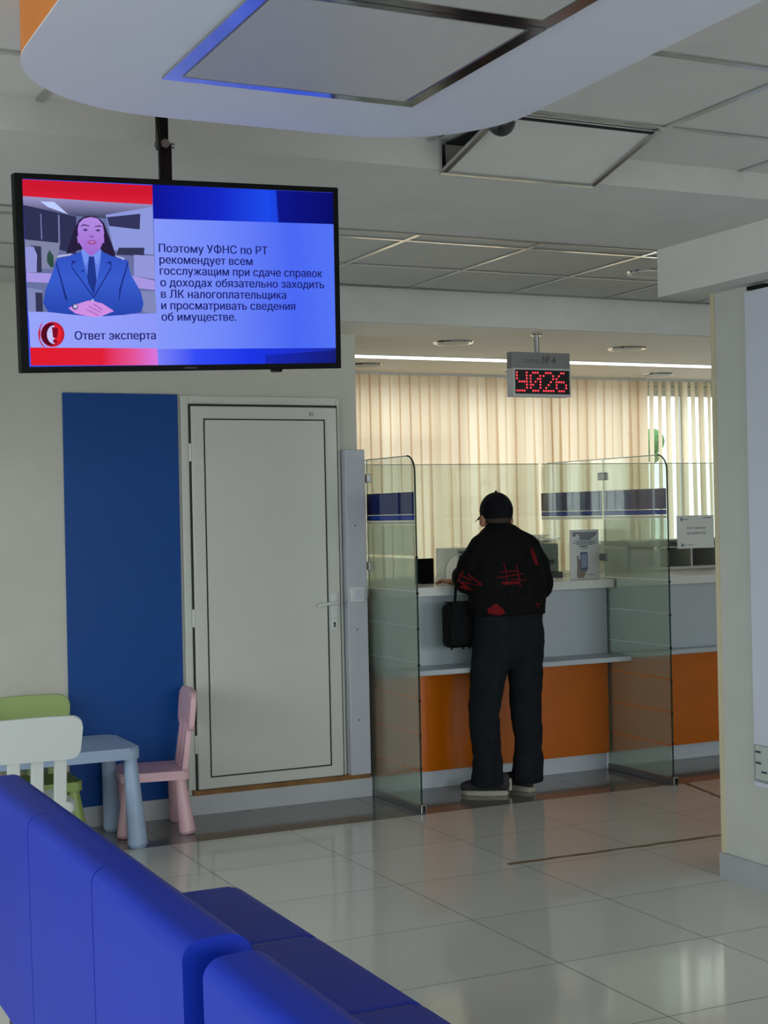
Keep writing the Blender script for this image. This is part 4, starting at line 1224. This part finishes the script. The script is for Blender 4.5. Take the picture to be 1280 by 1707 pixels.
obj('printed_hand', yflat([(4.70, 1.112), (4.745, 1.112), (4.765, 1.15), (4.772, 1.19), (4.755, 1.20), (4.715, 1.22), (4.708, 1.245), (4.70, 1.24), (4.702, 1.19), (4.698, 1.15)], 7.2490, 7.2498),
    mat('printed_skin', (150, 136, 128), .7), t)
ph = obj('printed_phone', yflat(rpoly([(4.722, 1.155), (4.775, 1.158), (4.772, 1.262), (4.722, 1.262)], .008, 4), 7.2480, 7.2490), mat('printed_phone', (92, 106, 140), .6), t)
obj('printed_phone_screen', yflat([(4.728, 1.17), (4.769, 1.172), (4.766, 1.25), (4.728, 1.25)], 7.2474, 7.2480), mat('printed_screen', (150, 164, 190), .6), ph)

t = thing('notice_sheet', 'white notice with two printed lines on the glass screen at the right', 'notice', (6.04, 7.89, 1.24))
obj('sheet', B(5.893, 6.19, 7.889, 7.893, 1.240, 1.456), M['paper'], t)
bmx = [text_bm('Нет приема', .150, .0175, Matrix.Translation((5.972, 7.8885, 1.366))),
       text_bm('документов', .150, .0175, Matrix.Translation((5.972, 7.8885, 1.333)))]
obj('notice_text', join(bmx), M['ink'], t)
bm = B(6.105, 6.18, 7.8882, 7.8887, 1.436, 1.442)
box(bm, 5.955, 6.02, 7.8882, 7.8887, 1.262, 1.266)
box(bm, 5.945, 5.985, 7.8882, 7.8887, 1.428, 1.433)
for x, z in ((5.93, 1.432), (5.935, 1.262)):
    cyl(bm, (x, 7.8882, z), (x, 7.8887, z), .012, .012, 16)
obj('notice_marks', bm, M['greyprint'], t)

def pigeonholes(lab, x0, x1, y0, y1, z0, z1, cols, rows):
    t = thing('pigeonhole_cabinet', lab, 'cabinet', ((x0+x1)/2, (y0+y1)/2, z0), 0, 'cabinets on the counter')
    th = .014
    bm = B(x0, x1, y0, y1, z0, z0+th)
    box(bm, x0, x1, y0, y1, z1-th, z1)
    box(bm, x0, x0+th, y0, y1, z0+th, z1-th)
    box(bm, x1-th, x1, y0, y1, z0+th, z1-th)
    obj('cabinet_body', bm, M['cabw'], t)
    obj('back_board', B(x0+th, x1-th, y1-.012, y1-.002, z0+th, z1-th), M['cab'], t)
    for k in range(1, cols):
        x = x0+(x1-x0)*k/cols
        obj('divider', B(x-.007, x+.007, y0+.004, y1-.012, z0+th, z1-th), M['cabw'], t)
    for k in range(1, rows):
        z = z0+(z1-z0)*k/rows
        obj('shelf', B(x0+th, x1-th, y0+.006, y1-.012, z-.006, z+.006), M['cabw'], t)
    return t
pigeonholes('white cabinet with dark pigeonholes below the notice sheet', 5.54, 6.60, 7.97, 8.28, 1.106, 1.298, 4, 1)
pigeonholes('small white cabinet with grey shelves half hidden by the left arm of the man', 4.315, 4.588, 8.0, 8.28, 1.106, 1.285, 1, 2)

t = thing('office_printer', 'grey office printer with papers on top, right of the man', 'printer', (4.80, 8.1, 1.106))
bm = bmesh.new()
box(bm, 4.60, 5.02, 7.95, 8.30, 1.108, 1.300, .012)
obj('printer_body', bm, M['printer'], t)
obj('output_slot', B(4.64, 4.98, 7.944, 7.956, 1.17, 1.20), M['black'], t)
for k, (x0, x1, z, a) in enumerate(((4.62, 5.0, 1.302, .02), (4.66, 5.06, 1.308, .06), (4.60, 4.97, 1.316, .10))):
    bm = bmesh.new()
    n = 8
    rows = []
    for i in range(n+1):
        u = i/n
        xx = x0+(x1-x0)*u
        zz = z + a*max(0, u-.45)**2*1.2
        rows.append([bm.verts.new((xx, 7.97, zz)), bm.verts.new((xx, 8.24, zz)), bm.verts.new((xx, 7.97, zz+.003)), bm.verts.new((xx, 8.24, zz+.003))])
    for i in range(n):
        p, q = rows[i], rows[i+1]
        bm.faces.new((p[0], p[1], q[1], q[0]))
        bm.faces.new((p[2], q[2], q[3], p[3]))
        bm.faces.new((p[0], q[0], q[2], p[2]))
        bm.faces.new((p[1], p[3], q[3], q[1]))
    bm.faces.new((rows[0][0], rows[0][2], rows[0][3], rows[0][1]))
    bm.faces.new((rows[n][0], rows[n][1], rows[n][3], rows[n][2]))
    o = obj('paper_sheaf', bm, M['paper'], None, smooth=40)
    tag(o, ('lowest sheaf of papers lying on the grey printer', 'middle sheaf of papers lying on the grey printer', 'topmost sheaf of papers lying on the grey printer')[k], 'papers', 'papers on the printer')

t = thing('tablet_stand', 'black upright panel standing on the counter beside the left partition', 'tablet', (3.83, 7.5, 1.106))
obj('tablet_panel', B(3.775, 3.892, 7.495, 7.507, 1.112, 1.249, .003), M['black'], t)
obj('stand_foot', B(3.79, 3.877, 7.47, 7.55, 1.106, 1.116, .002), M['black'], t)
tag(obj('paper_sheet', B(3.91, 4.13, 7.50, 7.72, 1.1065, 1.1085), M['paper']), 'loose paper sheet lying on the counter right of the black panel', 'paper')

t = thing('leaflet_holder', 'small white slanted leaflet holder on the counter beside the right elbow of the man', 'leaflet holder', (4.56, 7.42, 1.106))
bm = bmesh.new()
prism(bm, [(7.36, 1.106), (7.47, 1.106), (7.47, 1.112), (7.43, 1.165), (7.424, 1.163), (7.44, 1.112), (7.36, 1.112)], 4.49, 4.62, 'X')
obj('holder_body', bm, M['white'], t)
t = thing('desk_tray', 'small dark tray on the counter left of the poster', 'tray', (4.67, 7.56, 1.106))
bm = B(4.62, 4.76, 7.5, 7.62, 1.106, 1.11)
box(bm, 4.62, 4.626, 7.5, 7.62, 1.11, 1.14)
box(bm, 4.754, 4.76, 7.5, 7.62, 1.11, 1.14)
box(bm, 4.626, 4.754, 7.5, 7.506, 1.11, 1.135)
box(bm, 4.626, 4.754, 7.614, 7.62, 1.11, 1.145)
obj('tray_body', bm, M['cab'], t)

# floor tapes
def tape(lab, a, b, w):
    a, b = Vector(a), Vector(b)
    d = (b-a).normalized()
    nrm = Vector((-d.y, d.x, 0))
    bm = bmesh.new()
    n = 26
    rr = random.Random(5)
    L_, R_ = [], []
    for i in range(n+1):
        c = a+(b-a)*i/n + nrm*rr.uniform(-.004, .004)
        hw = w/2*rr.uniform(.65, 1.15)
        L_.append(c+nrm*hw)
        R_.append(c-nrm*hw)
    poly = [(p.x, p.y) for p in L_] + [(p.x, p.y) for p in R_[::-1]]
    prism(bm, poly, .0003, .0016, 'Z')
    return tag(obj('floor_tape', bm, M['tape']), lab, 'tape', 'worn tapes on the floor')
tape('worn brown tape across the floor in front of the right wall end', (3.17, 5.475, 0), (4.55, 5.462, 0), .030)
tape('brown tape on the floor running from the foot of the right partition', (4.945, 6.60, 0), (4.80, 5.92, 0), .022)

# ================================================================== the visitor
from mathutils import noise
man = thing('person', 'person in dark cap, black jersey with red print and dark jeans, leaning on the counter', 'person', (4.0, 6.88, 0))
# body: one continuous surface
b = bmesh.new()
HC = Vector((4.015, 6.985, 1.50))
HR = Matrix.Rotation(-.10, 3, 'Z')                     # faces the desks
def H(x, y, z):
    return HC + HR @ Vector((x, y, z))
ball(b, H(0, .0, .02), 1, (.078, .094, .088), HR, 24)       # skull
ball(b, H(0, .02, -.03), 1, (.066, .080, .075), HR, 24)     # face
ball(b, H(0, .045, -.078), 1, (.045, .045, .032), HR, 16)   # jaw and chin
caps(b, [tuple(H(0, .095, .0))+(.008,), tuple(H(0, .112, -.026))+(.013,), tuple(H(0, .100, -.036))+(.012,)])   # nose
ball(b, H(0, .088, -.060), 1, (.024, .012, .006), HR, 12)   # lips
ball(b, H(0, .088, -.071), 1, (.021, .012, .006), HR, 12)
ball(b, H(.030, .086, .012), 1, (.020, .008, .006), HR, 12) # brow
ball(b, H(-.030, .086, .012), 1, (.020, .008, .006), HR, 12)
for s in (-1, 1):                                           # ears
    ball(b, H(s*.084, -.005, -.042), 1, (.014, .021, .034), HR @ Matrix.Rotation(-s*.35, 3, 'Z'), 14)
    ball(b, H(s*.077, .0, -.062), 1, (.009, .010, .014), HR, 10)
caps(b, [(4.01, 6.955, 1.34, .062), (4.013, 6.968, 1.44, .056)])
caps(b, [(4.02, 6.885, .92, .110), (4.02, 6.90, 1.10, .112), (4.03, 6.93, 1.26, .10)])
for x in (3.95, 4.09):
    caps(b, [(x, 6.88, .90, .095), (x+.005, 6.90, 1.12, .10), (x+.015, 6.935, 1.27, .085)])
caps(b, [(3.925, 6.94, 1.31, .055), (4.03, 6.95, 1.33, .07), (4.14, 6.94, 1.305, .055)])
LA = [(3.905, 6.94, 1.30), (3.815, 6.965, 1.150), (3.893, 7.19, 1.156)]
RA = [(4.165, 6.93, 1.29), (4.240, 6.925, 1.105), (4.165, 7.15, 1.152)]
for A in (LA, RA):
    caps(b, [A[0]+(.052,), A[1]+(.042,), A[2]+(.028,)])
LL = [(3.925, 6.88, .82), (3.868, 6.90, .44), (3.872, 6.872, .09)]
RL = [(4.105, 6.88, .82), (4.106, 6.90, .44), (4.108, 6.865, .09)]
for A in (LL, RL):
    caps(b, [A[0]+(.085,), A[1]+(.058,), A[2]+(.040,)])
caps(b, [(3.92, 6.862, .055, .026), (3.80, 6.945, .045, .03)])
caps(b, [(4.108, 6.87, .055, .026), (4.06, 7.03, .045, .03)])
def hand(wrist, d, side, zc):
    """palm down on the worktop; d = pointing direction, side = +1 thumb to the right of d"""
    w_ = Vector(wrist)
    d = Vector(d).normalized()
    n = Vector((d.y, -d.x, 0))*side
    pc = w_ + d*.052
    pc.z = zc + .016
    mrot = Matrix((d, -n*side if side < 0 else n, (0, 0, 1))).transposed()
    caps(b, [tuple(w_)+(.027,), tuple(w_+d*.02+Vector((0, 0, (pc.z-w_.z)*.5)))+(.024,)])
    ball(b, pc, 1, (.048, .041, .017), Matrix((d, n, d.cross(n))).transposed(), 16)
    for k, (off, L) in enumerate(((.030, .070), (.011, .079), (-.010, .074), (-.029, .058))):
        p0 = pc + n*off*.95 + d*.034
        fan = (d + n*off*5).normalized()
        p1 = p0 + fan*L*.42 + Vector((0, 0, .007))
        p2 = p1 + fan*L*.33 + Vector((0, 0, -.008))
        p3 = p2 + fan*L*.22 + Vector((0, 0, -.009))
        caps(b, [tuple(p0)+(.0098,), tuple(p1)+(.0092,), tuple(p2)+(.0084,), tuple(p3)+(.0076,)])
    t0 = pc + n*.030 - d*.018
    t1 = t0 + (n*.7+d*.6).normalized()*.034 + Vector((0, 0, .002))
    t2 = t1 + (n*.25+d).normalized()*.030 + Vector((0, 0, -.006))
    caps(b, [tuple(t0)+(.013,), tuple(t1)+(.0105,), tuple(t2)+(.009,)])
hand(LA[2], (-.35, .94, 0), 1, 1.108)
hand(RA[2], (-.55, .84, 0), -1, 1.108)
body = remesh('body', b, M['skin'], .0048, man, 3)
# eyes and hair
for s in (-1, 1):
    bm = bmesh.new()
    ball(bm, H(s*.031, .083, -.010), .0115, n=14)
    obj('eye', bm, mat('eye_white', (210, 205, 200), .2), man, smooth='all')
bm = bmesh.new()
ball(bm, H(0, -.010, .0), 1, (.083, .095, .092), HR, 28)
bmesh.ops.bisect_plane(bm, geom=bm.verts[:]+bm.edges[:]+bm.faces[:], plane_co=H(0, .02, 0), plane_no=HR @ Vector((0, 1, .25)), clear_outer=True)
bmesh.ops.bisect_plane(bm, geom=bm.verts[:]+bm.edges[:]+bm.faces[:], plane_co=H(0, 0, -.055), plane_no=(0, 0, -1), clear_outer=True)
bmesh.ops.holes_fill(bm, edges=[e for e in bm.edges if e.is_boundary])
obj('hair', bm, M['hair'], man, smooth='all')

def cut(o, co, no):
    bm = bmesh.new()
    bm.from_mesh(o.data)
    bmesh.ops.bisect_plane(bm, geom=bm.verts[:]+bm.edges[:]+bm.faces[:], plane_co=co, plane_no=no, clear_outer=True)
    bmesh.ops.holes_fill(bm, edges=[e for e in bm.edges if e.is_boundary])
    for f in bm.faces:
        f.smooth = True
    bm.to_mesh(o.data)
    bm.free()

# jersey
b = bmesh.new()
for x, dx in ((3.93, 1), (4.105, -1), (4.02, 0)):
    caps(b, [(x, 6.885, .93, .128), (x-.002, 6.88, 1.02, .130), (x+.005, 6.90, 1.15, .134), (x+.016-dx*.002, 6.93, 1.275, .112)])
caps(b, [(3.905, 6.94, 1.318, .078), (3.965, 6.95, 1.355, .080), (4.02, 6.955, 1.375, .078), (4.085, 6.95, 1.350, .082), (4.160, 6.94, 1.312, .082)])
caps(b, [(4.015, 6.958, 1.385, .074), (4.015, 6.962, 1.405, .070)])
caps(b, [(3.905, 6.94, 1.305, .082), (3.850, 6.955, 1.225, .082), LA[1]+(.078,), (3.845, 7.06, 1.155, .062), (3.886, 7.165, 1.158, .043)])
caps(b, [(4.165, 6.93, 1.30, .085), (4.215, 6.925, 1.20, .085), (4.240, 6.925, 1.10, .080), (4.215, 7.02, 1.115, .066), (4.172, 7.13, 1.150, .045)])
for x, z, r in ((4.20, 1.03, .055), (3.86, 1.04, .06), (4.06, .975, .135), (3.96, .975, .13)):
    ball(b, (x, 6.89, z), r)
jersey = remesh('jersey', b, M['cloth'], .008, man, 5)
cut(jersey, (4, 6.9, .957), (0, 0, -1))
# loose folds
for v in jersey.data.vertices:
    c = v.co
    v.co += v.normal*.009*noise.noise(Vector((c.x*13, c.y*13, c.z*13)))
# red print lies on the cloth
jersey.data.update()
bmj = bmesh.new()
bmj.from_mesh(jersey.data)
tree = BVHTree.FromBMesh(bmj)
bmj.free()
def onback(x, z):
    h = tree.ray_cast(Vector((x, 6.0, z)), Vector((0, 1, 0)))
    return h[0].y if h[0] is not None else None
MARKS = [((3.944, 1.237), (3.944, 1.115), 0.0056), ((4.019, 1.226), (4.019, 1.104), 0.005), ((3.913, 1.19), (4.024, 1.19), 0.005), ((3.888, 1.159), (4.048, 1.175), 0.0043), ((3.916, 1.129), (4.024, 1.129), 0.0112), ((3.974, 1.148), (4.067, 1.14), 0.0043), ((3.673, 1.187), (3.735, 1.143), 0.005), ((3.664, 1.159), (3.741, 1.093), 0.0062), ((3.704, 1.198), (3.679, 1.143), 0.0043), ((3.722, 1.181), (3.765, 1.12), 0.005), ((3.692, 1.115), (3.732, 1.098), 0.0099), ((3.673, 1.143), (3.759, 1.12), 0.0037), ((4.113, 1.02), (4.134, 0.99), 0.0043), ((4.125, 1.009), (4.156, 1.012), 0.0043)]
PATCHES = [[(3.873, 1.026), (3.836, 0.995), (3.839, 0.973), (3.882, 0.962), (3.922, 0.968), (3.913, 0.99)], [(4.137, 1.312), (4.125, 1.287), (4.128, 1.243), (4.14, 1.218), (4.156, 1.212), (4.153, 1.276)]]

for (xa, za), (xb, zb), wd in MARKS:
    sft = .062 if xa < 3.8 else 0
    xa, xb = xa+sft, xb+sft
    bm = bmesh.new()
    d = Vector((xb-xa, zb-za))
    n_ = Vector((-d.y, d.x)).normalized()*wd/2*1.25
    N = max(4, int(d.length/.008))
    prev = None
    for i in range(N+1):
        x, z = xa+(xb-xa)*i/N, za+(zb-za)*i/N
        row = []
        for sgn in (-1, 1):
            X, Z = x+n_.x*sgn, z+n_.y*sgn
            y = onback(X, Z)
            row.append(None if y is None else (X, y, Z))
        if None in row:
            prev = None
            continue
        vs = [bm.verts.new((p[0], p[1]-.0022, p[2])) for p in row]
        if prev:
            bm.faces.new((prev[0], prev[1], vs[1], vs[0]))
        prev = vs
    if len(bm.faces):
        obj('print_stroke', bm, M['redprint'], jersey)
for poly in PATCHES:
    bm = bmesh.new()
    cx_, cz_ = sum(p[0] for p in poly)/len(poly), sum(p[1] for p in poly)/len(poly)
    n = len(poly)
    R_ = 5
    rings = []
    for q in range(R_+1):
        ring_ = []
        for i in range(n):
            x, z = cx_+(poly[i][0]-cx_)*q/R_, cz_+(poly[i][1]-cz_)*q/R_
            y = onback(x, z)
            ring_.append(None if y is None else bm.verts.new((x, y-.0022, z)))
        rings.append(ring_)
    for q in range(1, R_+1):
        for i in range(n):
            f = [rings[q-1][i], rings[q][i], rings[q][(i+1) % n], rings[q-1][(i+1) % n]]
            if None not in f:
                bm.faces.new(f if q > 1 else f[:3])
    obj('print_patch', bm, M['redprint'], jersey)

# jeans
b = bmesh.new()
for x in (3.935, 4.02, 4.10):
    caps(b, [(x, 6.885, 1.0, .112), (x, 6.88, .88, .118), (x, 6.875, .78, .120)])
caps(b, [(3.925, 6.88, .80, .118), (3.893, 6.885, .66, .100), (3.862, 6.895, .44, .084), (3.861, 6.885, .34, .082), (3.866, 6.875, .24, .077), (3.864, 6.87, .15, .083), (3.862, 6.868, .08, .088)])
caps(b, [(4.107, 6.88, .80, .119), (4.118, 6.885, .66, .097), (4.122, 6.895, .42, .084), (4.126, 6.885, .33, .079), (4.120, 6.87, .24, .074), (4.110, 6.862, .15, .082), (4.104, 6.862, .08, .088)])
jeans = remesh('jeans', b, M['jeans'], .008, man, 5)
cut(jeans, (4, 6.9, .066), (0, .12, -1))
cut(jeans, (4, 6.9, .99), (0, 0, 1))
for v in jeans.data.vertices:
    c = v.co
    amp = .0045 if c.z < .35 else .003
    v.co += v.normal*amp*2.0*noise.noise(Vector((c.x*14, c.y*14, c.z*20+3)))

# cap
b = bmesh.new()
ball(b, H(0, -.004, .012), 1, (.089, .105, .102), HR, 32)
crown = remesh('cap', b, M['capm'], .006, man, 3)
cut(crown, H(0, 0, -.022), HR @ Vector((0, .16, -1)))
bm = bmesh.new()
rows = []
for i in range(13):
    a = (i/12-.5)*2.1
    row = []
    for q in range(5):
        u = q/4
        x = math.sin(a)*(.084 if q == 0 else .084+.004*u)
        y = .060*math.cos(a)+.030 + u*.075*math.cos(a*.72)
        z = -.008 - .020*u - .55*x*x*(1+.8*u)*3
        row.append((x, y, z))
    rows.append(row)
for dz in (0, -.004):
    vs = [[bm.verts.new(H(x, y, z+dz)) for x, y, z in r] for r in rows]
    for i in range(12):
        for q in range(4):
            bm.faces.new((vs[i][q], vs[i+1][q], vs[i+1][q+1], vs[i][q+1]))
bmesh.ops.bridge_loops(bm, edges=[e for e in bm.edges if e.is_boundary])
obj('visor', bm, M['capm'], crown, smooth=50)
bm = bmesh.new()
ball(bm, H(0, -.004, .115), .008, n=10)
obj('cap_button', bm, M['capm'], crown)

# shoes
for nm, heel, toe, lift in (('left', (3.955, 6.835), (3.765, 6.965), 0), ('right', (4.112, 6.838), (4.052, 7.075), 0)):
    hx, tx = Vector(heel+(0,)), Vector(toe+(0,))
    d = (tx-hx).normalized()
    n_ = Vector((-d.y, d.x, 0))
    L = (tx-hx).length
    b = bmesh.new()
    def P(u, v, z, r):
        p = hx + d*u*L + n_*v
        return (p.x, p.y, z, r)
    caps(b, [P(.06, 0, .055, .034), P(.30, 0, .060, .038), P(.60, .002, .050, .040), P(.85, .003, .042, .034), P(.96, .003, .040, .026)])
    caps(b, [P(.06, 0, .085, .033), P(.25, 0, .088, .036)])
    sh = remesh('shoe', b, M['shoe'], .005, man, 4)
    cut(sh, (0, 0, .020), (0, 0, -1))
    out = []
    for u, v in ((-.07, 0), (-.05, .028), (.10, .036), (.40, .034), (.68, .046), (.90, .040), (1.03, .018), (1.05, 0), (1.03, -.020), (.90, -.040), (.68, -.044), (.40, -.034), (.10, -.036), (-.05, -.028)):
        p = hx + d*u*L + n_*v
        out.append((p.x, p.y))
    bm = bmesh.new()
    prism(bm, out, .0, .024, 'Z')
    bmesh.ops.bevel(bm, geom=[e for e in bm.edges if any(len(f.verts) > 6 for f in e.link_faces)], offset=.006, segments=2, affect='EDGES')
    obj('sole', bm, M['sole'], sh, smooth=40)
    bm = bmesh.new()
    p0 = hx - d*.026
    q = hx - d*.030
    prism(bm, [(p0.x-n_.x*.003-d.x*.004, p0.y-n_.y*.003-d.y*.004), (p0.x+n_.x*.003-d.x*.004, p0.y+n_.y*.003-d.y*.004), (p0.x+n_.x*.003+d.x*.01, p0.y+n_.y*.003+d.y*.01), (p0.x-n_.x*.003+d.x*.01, p0.y-n_.y*.003+d.y*.01)], .022, .085, 'Z')
    obj('heel_stripe', bm, M['sole'], sh)

# bag on the left forearm
t = thing('shoulder_bag', 'small black bag hanging at the left side of the man in front of the counter', 'bag', (3.77, 7.0, .78))
bm = bmesh.new()
box(bm, 3.690, 3.875, 6.950, 7.050, .782, 1.022, .036, 4)
obj('bag_body', bm, M['bag'], t, smooth=40)
bm = bmesh.new()
box(bm, 3.700, 3.866, 6.945, 6.958, .80, .93, .006, 2)
obj('front_pocket', bm, M['bag'], t, smooth=40)
bm = bmesh.new()
prism(bm, rpoly([(6.944, .955), (6.949, 1.028), (7.045, 1.028), (7.045, 1.022), (6.954, 1.020), (6.950, .955)], .002, 2), 3.715, 3.85, 'X')
obj('bag_flap', bm, M['bag'], t)
bm = bmesh.new()
pts = [(3.765, 7.02, 1.005), (3.772, 7.02, 1.06), (3.785, 7.03, 1.15), (3.81, 7.04, 1.225), (3.85, 7.04, 1.225), (3.872, 7.04, 1.14), (3.862, 7.02, 1.06), (3.855, 7.0, 1.005)]
tube(bm, pts, .008, 8)
obj('bag_handle', bm, M['bag'], t, smooth=50)
for x in (3.73, 3.80, 3.84):
    obj('strap_end', B(x-.004, x+.004, 6.99, 7.0, .772, .784), M['bag'], t)
